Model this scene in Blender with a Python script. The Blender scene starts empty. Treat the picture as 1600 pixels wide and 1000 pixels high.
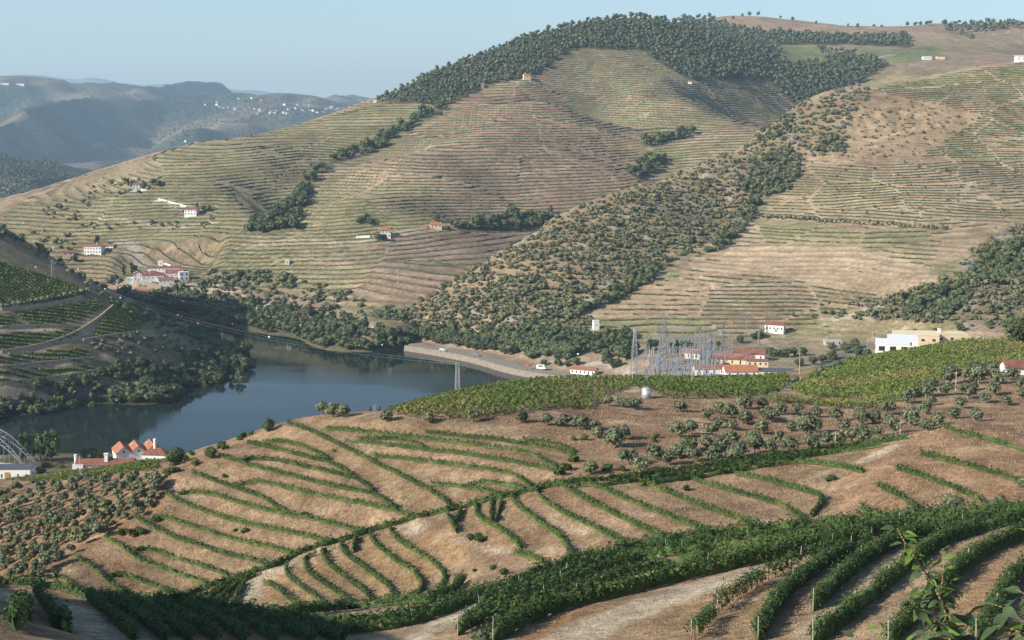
import bpy, bmesh, math, random
import numpy as np
from mathutils import Vector, noise as mnoise

SC = bpy.context.scene
COL = SC.collection
rng = np.random.default_rng(7)
random.seed(7)

# ------------------------------------------------------------------ camera
CAM_H = 140.0            # metres above the river
FPX = 2200.0             # focal length in pixels of a 1600 px wide frame
HOR = 200.0              # row of the horizon in that frame
PITCH = math.atan((500.0 - HOR) / FPX)
cam_data = bpy.data.cameras.new('camera')
cam_data.sensor_width = 36.0
cam_data.lens = 36.0 * FPX / 1600.0
cam_data.clip_start = 0.5
cam_data.clip_end = 90000.0
cam = bpy.data.objects.new('camera', cam_data)
COL.objects.link(cam)
cam.location = (0, 0, CAM_H)
cam.rotation_euler = (math.pi / 2 - PITCH, 0, 0)
SC.camera = cam

# ------------------------------------------------------------------ light
SUN_EL = math.radians(29.0)
SUN_VEC = Vector((-0.88, -0.47, 0.0)).normalized()       # horizontal direction towards the sun
to_sun = Vector((SUN_VEC.x * math.cos(SUN_EL), SUN_VEC.y * math.cos(SUN_EL), math.sin(SUN_EL)))
world = bpy.data.worlds.new('World')
SC.world = world
world.use_nodes = True
wn = world.node_tree
wn.nodes.clear()
w_out = wn.nodes.new('ShaderNodeOutputWorld')
w_bg = wn.nodes.new('ShaderNodeBackground')
w_sky = wn.nodes.new('ShaderNodeTexSky')
w_sky.sky_type = 'NISHITA'
w_sky.sun_disc = False
w_sky.sun_elevation = SUN_EL
w_sky.sun_rotation = math.atan2(SUN_VEC.x, SUN_VEC.y)
w_sky.altitude = 200.0
w_sky.air_density = 1.1
w_sky.dust_density = 0.25
w_sky.ozone_density = 3.2
w_bg.inputs['Strength'].default_value = 0.10
wn.links.new(w_sky.outputs[0], w_bg.inputs[0])
wn.links.new(w_bg.outputs[0], w_out.inputs[0])
sun_data = bpy.data.lights.new('sun', 'SUN')
sun_data.energy = 5.0
sun_data.angle = math.radians(0.53)
sun_data.color = (1.0, 0.925, 0.81)
sun = bpy.data.objects.new('sun', sun_data)
COL.objects.link(sun)
sun.rotation_euler = to_sun.to_track_quat('Z', 'Y').to_euler()
SC.view_settings.view_transform = 'Standard'
SC.view_settings.look = 'None'
SC.view_settings.gamma = 1.0
SC.view_settings.exposure = 0.64
SC.view_settings.use_curve_mapping = False

# ------------------------------------------------------------------ geometry of the view
CP, SP = math.cos(PITCH), math.sin(PITCH)
def ray(px, py):
    """direction through a pixel of the 1600 x 1000 frame, scaled to dY = 1"""
    a = (px - 800.0) / FPX
    b = (500.0 - py) / FPX
    d = np.array([a, CP + b * SP, -SP + b * CP])
    return d / d[1]
def P(px, py, Y):
    d = ray(px, py)
    return np.array([d[0] * Y, Y, CAM_H + d[2] * Y])
def PZ(px, py, z):
    d = ray(px, py)
    t = (z - CAM_H) / d[2]
    return np.array([d[0] * t, t, z])
def project(X, Y, Z):
    X = np.asarray(X, float); Y = np.asarray(Y, float); Z = np.asarray(Z, float) - CAM_H
    dep = Y * CP - Z * SP
    up = Y * SP + Z * CP
    dep = np.maximum(dep, 1e-3)
    return 800 + FPX * X / dep, 500 - FPX * up / dep
# ------------------------------------------------------------------ terrain: smooth height fields through surveyed points
class Field:
    """thin plate spline height field z(x, y) through 3D points"""
    def __init__(self, pts, smooth=0.0, scale=100.0, namp=0.0, nscale=60.0, seed=0.0, ridge=0.0, rscale=1.0):
        p = np.array(pts, float)
        self.s = scale
        self.xy = p[:, :2] / scale
        n = len(p)
        K = self._k(self.xy, self.xy) + smooth * np.eye(n)
        Q = np.hstack([np.ones((n, 1)), self.xy])
        A = np.zeros((n + 3, n + 3))
        A[:n, :n] = K; A[:n, n:] = Q; A[n:, :n] = Q.T
        b = np.zeros(n + 3); b[:n] = p[:, 2]
        self.w = np.linalg.solve(A, b)
        self.ridge = ridge; self.rscale = rscale; self.namp = namp; self.nscale = nscale; self.seed = seed
    @staticmethod
    def _k(a, b):
        d2 = ((a[:, None, :] - b[None, :, :]) ** 2).sum(-1)
        return np.where(d2 > 0, 0.5 * d2 * np.log(np.maximum(d2, 1e-12)), 0.0)
    def z(self, x, y):
        x = np.atleast_1d(np.asarray(x, float)); y = np.atleast_1d(np.asarray(y, float))
        out = np.empty(x.size)
        q = np.stack([x.ravel(), y.ravel()], 1) / self.s
        n = len(self.xy)
        for i in range(0, len(q), 40000):
            c = q[i:i + 40000]
            out[i:i + 40000] = self._k(c, self.xy) @ self.w[:n] + self.w[n] + c @ self.w[n + 1:]
        if self.namp:
            out += self.namp * fbm(x.ravel() / self.nscale + self.seed, y.ravel() / self.nscale - self.seed)
        if self.ridge:
            out += self.ridge * (0.22 - np.abs(fbm(x.ravel() / self.rscale + 2.7, y.ravel() / self.rscale * 0.6, 4)))
        return out.reshape(x.shape)
    def z1(self, x, y):
        return float(self.z([x], [y])[0])

_perm = np.random.default_rng(3).random((256, 256))
def vnoise(x, y):
    xi = np.floor(x).astype(int); yi = np.floor(y).astype(int)
    fx = x - xi; fy = y - yi
    fx = fx * fx * (3 - 2 * fx); fy = fy * fy * (3 - 2 * fy)
    g = lambda i, j: _perm[i & 255, j & 255]
    a = g(xi, yi) * (1 - fx) + g(xi + 1, yi) * fx
    b = g(xi, yi + 1) * (1 - fx) + g(xi + 1, yi + 1) * fx
    return (a * (1 - fy) + b * fy) * 2 - 1
def fbm(x, y, octaves=4):
    s = 0; a = 1.0; t = 0
    for k in range(octaves):
        s = s + a * vnoise(x * 2 ** k + 17.3 * k, y * 2 ** k - 9.1 * k); t += a; a *= 0.5
    return s / t

FG = [P(*p) for p in [
    # the camera's own slope
    (1600,1000,88),(1300,1000,98),(1000,1000,106),(700,1000,116),(540,1000,124),(300,1000,118),(0,1000,106),
    (1600,900,110),(1300,920,114),(1150,960,110),(1600,800,148),(1420,830,148),(1200,850,152),(1000,900,137),(830,930,136),
    (0,925,135),(150,950,134),(300,945,148),(450,956,154),(600,950,157),
    (700,912,166),(850,880,163),(1000,850,165),(1200,820,170),(1400,800,168),
    # the diagonal row and the terraces either side of it
    (300,935,186),(370,903,191),(480,850,195),(582,826,196),(660,806,196),(750,782,195),(855,762,193),(1000,745,197),(1200,713,206),(1400,687,214),
    (470,945,175),(560,935,173),(660,925,171),(700,900,174),(760,870,176),(850,860,172),(600,880,183),(700,850,184),(900,820,179),(1040,800,180),(1240,780,186),
    (200,928,192),(130,928,188),(120,870,201),(180,850,206),(260,800,214),(320,770,219),(400,700,240),(460,657,251),(340,705,236),(280,735,227),
    (500,720,222),(600,710,222),(600,660,233),(690,645,238),(800,660,230),(820,720,207),(900,705,213),(700,720,213),(430,800,206),(560,780,204),(300,850,203),
    # right hand terraces
    (1600,790,166),(1600,740,180),(1600,690,197),(1480,664,207),(1420,740,182),(1330,760,184),(1320,720,200),(1480,800,163),
    # olive slope, tank, upper vineyard
    (900,650,240),(1010,615,270),(1180,622,270),(1100,680,228),(1250,640,262),(1300,690,226),(1400,640,262),(1500,600,296),(1600,640,262),(1550,560,345),
    (620,644,262),(720,621,300),(800,602,335),(900,599,345),(1000,598,350),(1200,590,360),(1280,580,350),(1400,557,368),(1460,545,392),(1600,536,440),(1300,610,300),
    # olive grove on the left
    (250,741,240),(140,757,262),(0,757,300),(0,790,262),(0,850,232),(0,900,212),(100,850,214),(150,790,232),(-150,850,240),(-150,760,310)]]
FG += [np.array(p, float) for p in [
    (0,-2,138.3),(50,-10,139),(-50,-10,139),(0,40,122),(60,40,120),(-60,45,124),(-130,-20,146),(150,0,140),(150,60,122),(-72,92,129),(-92,80,145),(-62,62,136),(-110,110,134),(-130,60,154),(-160,110,122),(200,140,106),  # includes an unseen knoll at left, shaped to shade the lower left slope
    (-150,330,46),(-100,330,58),(-60,330,64),(0,420,55),(80,440,56),(150,450,58),(260,520,66),(300,400,82),(300,250,92),
    (-220,420,20),(-150,440,14),(-80,470,16),(0,540,14),(100,580,14),(250,650,20),(-260,520,4),(-150,540,3.4),(-80,580,2),(0,620,0),(60,660,5),(-280,580,1.5),(-200,590,1.3),(-160,592,1.2),(-125,600,-0.5),(-280,622,-4),(-200,622,-5),(-160,622,-5),(-60,660,-5),
    (-320,200,60),(-320,330,40),(400,300,95),(420,600,40),(330,700,22)]]

LH = [PZ(*p) for p in [(-150,680,0),(0,665,0),(80,656,0),(150,645,0),(240,632,0),(300,620,0),(350,610,0),(390,597,0),(398,575,0),(388,548,0)]]
LH += [PZ(*p) for p in [(-150,700,-4),(0,684,-4),(80,674,-4),(150,664,-4),(240,650,-4),(300,640,-4),(350,630,-4),(405,612,-4),(422,580,-4),(412,545,-4),(390,530,-4)]]
LH += [P(*p) for p in [(0,628,685),(150,612,715),(250,600,745),(330,588,785),(370,570,830),
    (0,590,690),(120,590,715),(0,540,708),(150,540,745),(250,560,765),(0,480,735),(100,470,765),(180,500,770),(270,530,800),(330,545,840),
    (0,358,810),(50,383,830),(100,413,845),(150,452,860),(200,479,872),(250,504,885),(300,528,890),(350,546,890),(0,420,765),
    (-150,300,800),(-150,500,700),(-300,260,800),(-150,600,672)]]
LH += [np.array(p, float) for p in [(-330,930,60),(-270,950,30),(-220,960,4),(-180,940,-6),(-330,1010,15),(-290,1040,-6),(-420,900,150),(-420,1020,84),(-420,1120,-6),
    (-550,850,205),(-550,1000,155),(-550,1200,0),(-700,900,210),(-700,1100,150),(-700,1300,0),(-900,1000,240),(-900,750,200),(-900,1400,0),(-600,650,60),(-480,600,10),
    (-140,860,-8),(-150,800,-7),(-170,750,-6),(-220,700,-6),(-300,640,-6),(-900,600,60),(-480,540,-8),(-300,560,-10),(-200,600,-10),(-140,640,-10),(-140,700,-9),(-700,560,10)]]

OH = [PZ(*p) for p in [(230,478,0),(330,490,0),(420,504,0),(520,523,0),(640,540,0),(-100,470,0)]]
OH += [PZ(*p) for p in [(230,466,6),(330,478,7),(420,490,7),(520,505,8),(620,520,8)]]
OH += [P(*p) for p in [(0,335,1320),(100,295,1390),(200,255,1450),(300,228,1520),(420,205,1600),(500,184,1680),(560,165,1730),(590,157,1760),(680,124,1840),(750,94,1900),(860,52,2030),(940,32,2100),(1000,24,2150),(1080,38,2230),
    (0,380,1240),(80,400,1180),(150,390,1190),(240,430,1130),(300,330,1250),(215,290,1340),(400,330,1265),(400,420,1120),(450,460,1050),(500,400,1120),(600,365,1150),
    (600,290,1300),(590,238,1520),(540,255,1450),(480,290,1370),(420,345,1270),(540,200,1580),(430,262,1400),(330,300,1290),(650,250,1360),(560,315,1210),(700,220,1470),(1070,160,1740),(1150,172,1860),(680,175,1650),(720,155,1720),(750,134,1800),(820,125,1800),(830,200,1500),(850,160,1600),(800,230,1430),(930,178,1770),(962,200,1720),(895,148,1800),(1000,150,1765),(900,79,1950),(980,79,1975),(1080,122,1900),(1150,130,1960),(1230,168,1960),
    (1050,200,1610),(800,300,1320),(700,350,1180),(900,300,1340),(700,420,1060),(600,450,1030),(1150,192,1770),(1000,245,1500),(1180,240,1490),
    (1250,80,2420),(1400,100,2250),(1450,92,2300),(1600,110,2100),(1350,110,2200),(1250,150,2040),
    (1100,32,2950),(1200,28,3000),(1330,44,2900),(1430,46,2800),(1600,46,2800),(1750,60,2700),(1200,60,2600),(-200,400,1250),(-200,440,1130)]]
OH += [np.array(p, float) for p in [(-700,1600,10),(-600,1750,20),(-500,1850,30),(-400,2000,40),(-250,2250,60),(-100,2500,90),(0,2600,150),(100,2700,230),(250,2900,330),(400,3600,330),(900,3600,280),(1100,2700,280),
    (-700,1250,40),(500,1100,0),(300,1000,0),(100,900,-5),(700,1400,100),(300,1350,40),(450,1500,110),(900,1900,230),(-400,950,-6),(-150,900,-8),(0,850,-8),(-60,800,-10)]]

RH = [PZ(*p) for p in [(640,546,0),(720,562,0),(800,590,0)]]
RH += [PZ(*p) for p in [(650,541,5),(720,552,5),(800,573,5),(560,498,6),(640,528,7),(750,545,7)]]
RH += [PZ(*p) for p in [(625,552,-4),(680,568,-4),(740,586,-4),(800,606,-4),(860,612,-4)]]
RH += [P(*p) for p in [(870,573,775),(900,545,825),(1000,548,800),(1200,528,835),(1400,520,830),(1500,510,800),(1600,500,800),
    (700,448,1000),(650,480,965),(600,492,985),(850,352,1150),(780,395,1075),(850,430,960),(900,480,900),(1000,400,1010),(1000,290,1200),(1080,265,1260),(1160,235,1330),(920,315,1180),
    (1100,330,1150),(1100,420,970),(1200,470,890),(1200,380,1030),(1300,350,1060),(1300,430,930),(1450,440,890),(1400,350,1050),(1350,250,1230),(1330,138,1480),(1240,172,1500),(1190,210,1430),
    (1250,240,1280),(1400,128,1480),(1500,110,1510),(1600,92,1550),(1750,70,1600),(1600,250,1250),(1600,400,930),(1500,330,1080),(1600,470,840),(1750,300,1150),(1750,480,820)]]
RH += [np.array(p, float) for p in [(60,660,6),(120,640,10),(120,720,11),(230,640,13),(230,740,13),(330,640,22),(330,740,16),(420,700,30),(60,740,6.2),(60,800,8),
    (-60,1090,8),(-10,1150,20),(20,1230,30),(80,1280,50),(150,1380,80),(230,1450,95),(300,1560,120),(400,1700,150),(560,1750,170),(800,1850,200),(-100,1010,2),(-130,960,-5),(-110,900,-8),(-60,860,-8),(0,790,-8),(30,720,-8),(0,650,-10)]]

FH1 = [P(p[0],p[1],p[2]*1.4) for p in [(-100,190,2500),(0,214,2600),(40,233,2600),(75,249,2580),(125,290,2500),(180,330,2400),(0,280,2350),(60,310,2300),(-100,330,2200)]]
FH1 += [np.array(p, float)*np.array([1.4,1.4,1]) for p in [(-1200,2900,20),(-1000,3000,-10),(-800,3000,-40),(-600,2800,-40),(-500,2500,-40),(-1600,2600,150)]]
FH2 = [P(p[0],p[1],p[2]*1.65) for p in [(0,290,2900),(0,250,3300),(100,258,3300),(150,275,3150),(200,235,3600),(300,205,4100),(0,180,4100),(0,160,4500),(45,158,4400),(75,180,4100),(112,218,3650),(150,176,4500),(250,162,5200),(400,192,4300),(450,182,4600),(350,168,5200),
    (500,175,5400),(0,141,6000),(150,148,6200),(300,155,6500),(420,159,6600),(560,164,6600),(620,170,6600),(260,240,3500),(330,230,3700),(180,200,4300),(-150,150,5500),(-150,200,4000),(700,180,6600),(600,190,5600)]]
FH2 += [np.array(p, float)*np.array([1.65,1.65,1]) for p in [(-3500,8500,300),(-1500,8500,200),(500,8500,200),(1500,7500,250),(-500,3000,0),(0,4000,100)]]
FH3 = [P(p[0],p[1],p[2]*1.45) for p in [(-200,118,14000),(0,121,14000),(33,117,14000),(70,122,14000),(95,128,14000),(120,125,14000),(180,125,14000),(222,141,14000),(250,138,14000),(300,129,14000),(330,134,14000),(395,136,14000),(440,144,14000),(500,152,14000),(600,160,14000),(800,165,14000)]]
FH3 += [np.array((p[0] * 0.85, 16500, 200.0)) for p in FH3[::3]] + [np.array((p[0] * 1.15, 23500, p[2] - 300)) for p in FH3[::3]]

F_FG = Field(FG, 0.0005, 50.0, 0.25, 9.0, 3.3)
F_LH = Field(LH, 0.001, 100.0, 1.2, 40.0, 1.7)
F_OH = Field(OH, 0.002, 200.0, 7.0, 150.0, 5.1)
F_RH = Field(RH, 0.001, 150.0, 2.0, 60.0, 8.8)
F_FH1 = Field(FH1, 0.01, 700.0, 30.0, 400.0, 2.2, 120.0, 500.0)
F_FH2 = Field(FH2, 0.02, 1300.0, 90.0, 1100.0, 4.7, 420.0, 1000.0)
F_FH3 = Field(FH3, 0.0, 4300.0, 26.0, 1000.0, 9.2, 160.0, 1800.0)

def cast(px, py, field, y0, y1, n=400):
    """world point where the line of sight through a pixel meets a field"""
    d = ray(px, py)
    Y = np.geomspace(y0, y1, n)
    h = CAM_H + d[2] * Y - field.z(d[0] * Y, Y)
    k = np.where((h[:-1] > 0) & (h[1:] <= 0))[0]
    if len(k) == 0:
        return None
    a, b = Y[k[0]], Y[k[0] + 1]
    for _ in range(3):
        Ys = np.linspace(a, b, 9)
        hs = CAM_H + d[2] * Ys - field.z(d[0] * Ys, Ys)
        j = np.where(hs <= 0)[0]
        j = j[0] if len(j) else 8
        j = max(j, 1)
        a, b = Ys[j - 1], Ys[j]
    t = (a + b) / 2
    return np.array([d[0] * t, t, CAM_H + d[2] * t])
# ------------------------------------------------------------------ object helpers
def link(name, me, parent=None, loc=None):
    o = bpy.data.objects.new(name, me)
    COL.objects.link(o)
    if parent is not None: o.parent = parent
    if loc is not None: o.location = loc
    return o
def tag(o, label=None, cat=None, group=None, kind=None):
    if label: o['label'] = label
    if cat: o['category'] = cat
    if group: o['group'] = group
    if kind: o['kind'] = kind
    return o
def empty(name, loc, rz=0.0, label=None, cat=None, group=None):
    o = bpy.data.objects.new(name, None)
    o.empty_display_size = 0.5
    COL.objects.link(o)
    o.location = loc; o.rotation_euler = (0, 0, rz)
    return tag(o, label, cat, group)
def mesh(name, v, f, mat, smooth=False, col=None):
    me = bpy.data.meshes.new(name)
    v = np.asarray(v, np.float32).reshape(-1, 3)
    if isinstance(f, np.ndarray):
        n, k = f.shape
        me.vertices.add(len(v)); me.vertices.foreach_set('co', v.ravel())
        me.loops.add(n * k); me.loops.foreach_set('vertex_index', f.astype(np.int32).ravel())
        me.polygons.add(n)
        me.polygons.foreach_set('loop_start', np.arange(0, n * k, k, dtype=np.int32))
        me.update(calc_edges=True)
    else:
        me.from_pydata([tuple(map(float, p)) for p in v], [], [tuple(map(int, q)) for q in f])
        me.update()
    if mat is not None: me.materials.append(mat)
    if smooth: me.polygons.foreach_set('use_smooth', np.ones(len(me.polygons), bool))
    if col is not None:
        a = me.color_attributes.new('Col', 'FLOAT_COLOR', 'POINT')
        c = np.ones((len(v), 4), np.float32); c[:, :3] = col
        a.data.foreach_set('color', c.ravel())
    return me
class MB:
    """collects simple shapes into one mesh"""
    def __init__(self): self.v = []; self.f = []
    def add(self, v, f):
        b = len(self.v)
        self.v += [tuple(map(float, p)) for p in v]
        self.f += [tuple(i + b for i in q) for q in f]
        return self
    def box(self, x0, x1, y0, y1, z0, z1):
        v = [(x0,y0,z0),(x1,y0,z0),(x1,y1,z0),(x0,y1,z0),(x0,y0,z1),(x1,y0,z1),(x1,y1,z1),(x0,y1,z1)]
        return self.add(v, [(0,3,2,1),(4,5,6,7),(0,1,5,4),(1,2,6,5),(2,3,7,6),(3,0,4,7)])
    def prism(self, pts, z0, z1):
        n = len(pts)
        v = [(x, y, z0) for x, y in pts] + [(x, y, z1) for x, y in pts]
        return self.add(v, [tuple(range(n))[::-1], tuple(range(n, 2 * n))] + [(i, (i + 1) % n, n + (i + 1) % n, n + i) for i in range(n)])
    def bar(self, a, b, r0, r1=None, n=4):
        r1 = r0 if r1 is None else r1
        a = Vector(a); b = Vector(b); d = (b - a)
        if d.length < 1e-6: return self
        d.normalize()
        u = d.orthogonal().normalized(); w = d.cross(u)
        v = []
        for c, r in ((a, r0), (b, r1)):
            for k in range(n):
                t = 2 * math.pi * (k + 0.5) / n
                v.append(c + u * (math.cos(t) * r) + w * (math.sin(t) * r))
        f = [(k, (k + 1) % n, n + (k + 1) % n, n + k) for k in range(n)] + [tuple(range(n))[::-1], tuple(range(n, 2 * n))]
        return self.add(v, f)
    def tube(self, pts, radii, n=5):
        for i in range(len(pts) - 1):
            self.bar(pts[i], pts[i + 1], radii[i], radii[i + 1], n)
        return self
    def lathe(self, prof, n=12, c=(0, 0)):
        v = []; f = []
        for r, z in prof:
            for k in range(n):
                t = 2 * math.pi * k / n
                v.append((c[0] + r * math.cos(t), c[1] + r * math.sin(t), z))
        for i in range(len(prof) - 1):
            for k in range(n):
                f.append((i * n + k, i * n + (k + 1) % n, (i + 1) * n + (k + 1) % n, (i + 1) * n + k))
        f.append(tuple(range(n))[::-1]); f.append(tuple(range((len(prof) - 1) * n, len(prof) * n)))
        return self.add(v, f)
    def build(self, name, mat, parent=None, smooth=False):
        return link(name, mesh(name, self.v, self.f, mat, smooth), parent)
def copy_tree(o, parent=None):
    c = o.copy(); COL.objects.link(c)
    if parent is not None: c.parent = parent
    for ch in o.children: copy_tree(ch, c)
    return c

# ------------------------------------------------------------------ materials
def new_mat(name):
    m = bpy.data.materials.new(name); m.use_nodes = True
    nt = m.node_tree
    return m, nt, nt.nodes['Principled BSDF']
def N(nt, t, **kw):
    n = nt.nodes.new(t)
    for k, v in kw.items():
        if hasattr(n, k): setattr(n, k, v)
        else: n.inputs[k].default_value = v
    return n
def ramp(nt, fac, stops):
    r = nt.nodes.new('ShaderNodeValToRGB')
    e = r.color_ramp.elements
    while len(e) < len(stops): e.new(0.5)
    for k, (p, c) in enumerate(stops):
        e[k].position = p; e[k].color = (*c, 1) if len(c) == 3 else c
    nt.links.new(fac, r.inputs[0])
    return r.outputs[0]
def mixc(nt, mode, fac, a, b):
    m = nt.nodes.new('ShaderNodeMix'); m.data_type = 'RGBA'; m.blend_type = mode
    for s, val in ((m.inputs[0], fac), (m.inputs[6], a), (m.inputs[7], b)):
        if isinstance(val, (int, float)): s.default_value = val
        elif isinstance(val, tuple): s.default_value = (*val, 1) if len(val) == 3 else val
        else: nt.links.new(val, s)
    return m.outputs[2]
def ground_mat(name, s1, s2, s3, amount=0.55, bump=0.5, bdist=0.3):
    """land whose own colour comes from the cover attribute, broken up by three scales of noise"""
    m, nt, b = new_mat(name)
    at = N(nt, 'ShaderNodeAttribute', attribute_name='Col')
    geo = N(nt, 'ShaderNodeNewGeometry')
    n1 = N(nt, 'ShaderNodeTexNoise', Scale=s1, Detail=6.0, Roughness=0.62)
    n2 = N(nt, 'ShaderNodeTexNoise', Scale=s2, Detail=5.0, Roughness=0.7)
    n3 = N(nt, 'ShaderNodeTexNoise', Scale=s3, Detail=3.0, Roughness=0.7)
    for n in (n1, n2, n3): nt.links.new(geo.outputs['Position'], n.inputs['Vector'])
    lo, hi = 1 - amount, 1 + amount * 0.8
    r1 = ramp(nt, n1.outputs[0], [(0.28, (lo + .12, lo + .10, lo + .08)), (0.72, (hi, hi * 0.99, hi * 0.97))])
    r2 = ramp(nt, n2.outputs[0], [(0.3, (lo, lo, lo)), (0.7, (hi, hi, hi))])
    r3 = ramp(nt, n3.outputs[0], [(0.3, (lo, lo, lo)), (0.7, (hi, hi, hi))])
    c = mixc(nt, 'MULTIPLY', 1.0, at.outputs[0], r1)
    c = mixc(nt, 'MULTIPLY', 0.8, c, r2)
    c = mixc(nt, 'MULTIPLY', 0.8, c, r3)
    nt.links.new(c, b.inputs['Base Color'])
    b.inputs['Roughness'].default_value = 0.95
    b.inputs['Specular IOR Level'].default_value = 0.1
    bp = N(nt, 'ShaderNodeBump', Strength=bump, Distance=bdist)
    ad = N(nt, 'ShaderNodeMath', operation='ADD')
    nt.links.new(n2.outputs[0], ad.inputs[0]); nt.links.new(n3.outputs[0], ad.inputs[1])
    nt.links.new(ad.outputs[0], bp.inputs['Height'])
    nt.links.new(bp.outputs[0], b.inputs['Normal'])
    return m
def leaf_mat(name, dark, light, scale=0.6, warm=None, trans=0.25, iv=0.45):
    """foliage: colour varies from clump to clump and from plant to plant; a little light passes through"""
    m, nt, b = new_mat(name)
    geo = N(nt, 'ShaderNodeNewGeometry')
    oi = N(nt, 'ShaderNodeObjectInfo')
    n1 = N(nt, 'ShaderNodeTexNoise', Scale=scale, Detail=4.0, Roughness=0.7)
    nt.links.new(geo.outputs['Position'], n1.inputs['Vector'])
    c = ramp(nt, n1.outputs[0], [(0.3, dark), (0.7, light)])
    rr = ramp(nt, oi.outputs['Random'], [(0.0, (0.78, 0.8, 0.78)), (0.5, (1, 1, 1)), (1.0, (1.22, 1.16, 1.05))])
    c = mixc(nt, 'MULTIPLY', 1.0, c, rr)
    ri = ramp(nt, geo.outputs['Random Per Island'], [(0.0, (1 - iv, 1 - iv * 0.93, 1 - iv)), (1.0, (1 + iv * 1.1, 1 + iv, 1 + iv * 0.7))])
    c = mixc(nt, 'MULTIPLY', 1.0, c, ri)
    if warm:
        n2 = N(nt, 'ShaderNodeTexNoise', Scale=scale * 0.35, Detail=2.0)
        nt.links.new(geo.outputs['Position'], n2.inputs['Vector'])
        k = ramp(nt, n2.outputs[0], [(0.5, (0, 0, 0)), (0.72, (1, 1, 1))])
        c = mixc(nt, 'MIX', k, c, warm)
    nt.links.new(c, b.inputs['Base Color'])
    b.inputs['Roughness'].default_value = 0.65
    b.inputs['Specular IOR Level'].default_value = 0.25
    if trans:
        t = N(nt, 'ShaderNodeBsdfTranslucent')
        nt.links.new(c, t.inputs[0])
        ms = N(nt, 'ShaderNodeMixShader'); ms.inputs[0].default_value = trans
        out = nt.nodes['Material Output']
        nt.links.new(b.outputs[0], ms.inputs[1]); nt.links.new(t.outputs[0], ms.inputs[2])
        nt.links.new(ms.outputs[0], out.inputs[0])
    return m
def plain_mat(name, c, rough=0.8, metal=0.0, var=0.15, scale=0.6, bump=0.0):
    m, nt, b = new_mat(name)
    tc = N(nt, 'ShaderNodeNewGeometry')
    n1 = N(nt, 'ShaderNodeTexNoise', Scale=scale, Detail=6.0, Roughness=0.65)
    nt.links.new(tc.outputs['Position'], n1.inputs['Vector'])
    lo, hi = 1 - var, 1 + var
    r = ramp(nt, n1.outputs[0], [(0.3, (lo, lo, lo * 0.98)), (0.7, (hi, hi, hi))])
    nt.links.new(mixc(nt, 'MULTIPLY', 1.0, c, r), b.inputs['Base Color'])
    b.inputs['Roughness'].default_value = rough
    b.inputs['Metallic'].default_value = metal
    b.inputs['Specular IOR Level'].default_value = 0.3
    if bump:
        bp = N(nt, 'ShaderNodeBump', Strength=bump, Distance=0.1)
        nt.links.new(n1.outputs[0], bp.inputs['Height']); nt.links.new(bp.outputs[0], b.inputs['Normal'])
    return m
def tile_mat(name, c, pitch=0.6):
    """clay roof tiles: courses and weathering"""
    m, nt, b = new_mat(name)
    tc = N(nt, 'ShaderNodeTexCoord')
    n1 = N(nt, 'ShaderNodeTexNoise', Scale=0.5, Detail=6.0, Roughness=0.7)
    n2 = N(nt, 'ShaderNodeTexNoise', Scale=4.0, Detail=2.0)
    wv = N(nt, 'ShaderNodeTexWave', Scale=1.0 / pitch, Distortion=0.6)
    for n in (n1, n2, wv): nt.links.new(tc.outputs['Object'], n.inputs['Vector'])
    r = ramp(nt, n1.outputs[0], [(0.3, (0.62, 0.62, 0.64)), (0.7, (1.2, 1.15, 1.1))])
    k = mixc(nt, 'MULTIPLY', 1.0, c, r)
    r2 = ramp(nt, n2.outputs[0], [(0.35, (0.75, 0.75, 0.75)), (0.65, (1.15, 1.15, 1.15))])
    k = mixc(nt, 'MULTIPLY', 1.0, k, r2)
    nt.links.new(k, b.inputs['Base Color'])
    b.inputs['Roughness'].default_value = 0.85
    bp = N(nt, 'ShaderNodeBump', Strength=0.6, Distance=0.08)
    nt.links.new(wv.outputs[0], bp.inputs['Height']); nt.links.new(bp.outputs[0], b.inputs['Normal'])
    return m

M = {}
M['ground_near'] = ground_mat('dry_grass_slope', 0.14, 1.1, 5.0, 0.58, 1.0, 0.5)
M['ground_left'] = ground_mat('left_bank_soil', 0.03, 0.2, 1.2, 0.42, 0.6, 0.6)
M['ground_far'] = ground_mat('terraced_schist_soil', 0.012, 0.07, 0.45, 0.42, 0.6, 1.0)
M['ground_distant'] = ground_mat('distant_land', 0.002, 0.009, 0.05, 0.5, 0.5, 6.0)
M['vine'] = leaf_mat('vine_leaves', (0.034, 0.068, 0.019), (0.088, 0.142, 0.040), 0.8, (0.15, 0.17, 0.05))
M['vine_near'] = leaf_mat('vine_leaves_near', (0.030, 0.066, 0.020), (0.085, 0.150, 0.042), 1.3, (0.10, 0.13, 0.035))
M['vine_field'] = leaf_mat('vine_leaves_field', (0.10, 0.148, 0.034), (0.175, 0.222, 0.058), 0.15, (0.25, 0.225, 0.08), 0.3, 0.22)
M['vine_far'] = leaf_mat('vine_leaves_far', (0.055, 0.07, 0.035), (0.12, 0.135, 0.065), 0.03, (0.13, 0.12, 0.055), 0.0)
M['olive'] = leaf_mat('olive_leaves', (0.076, 0.096, 0.054), (0.19, 0.215, 0.13), 1.6, None, 0.1, 0.35)
M['broadleaf'] = leaf_mat('broadleaf_leaves', (0.05, 0.07, 0.034), (0.12, 0.15, 0.066), 0.2, (0.11, 0.13, 0.055), 0.15, 0.28)
M['poplar'] = leaf_mat('poplar_leaves', (0.04, 0.075, 0.025), (0.10, 0.15, 0.05), 0.6, None, 0.15)
M['scrub'] = leaf_mat('scrub_leaves', (0.085, 0.10, 0.052), (0.15, 0.16, 0.085), 0.10, (0.20, 0.17, 0.095), 0.05, 0.2)
M['pine'] = leaf_mat('pine_needles', (0.05, 0.07, 0.042), (0.098, 0.122, 0.07), 0.05, None, 0.0, 0.18)
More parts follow.
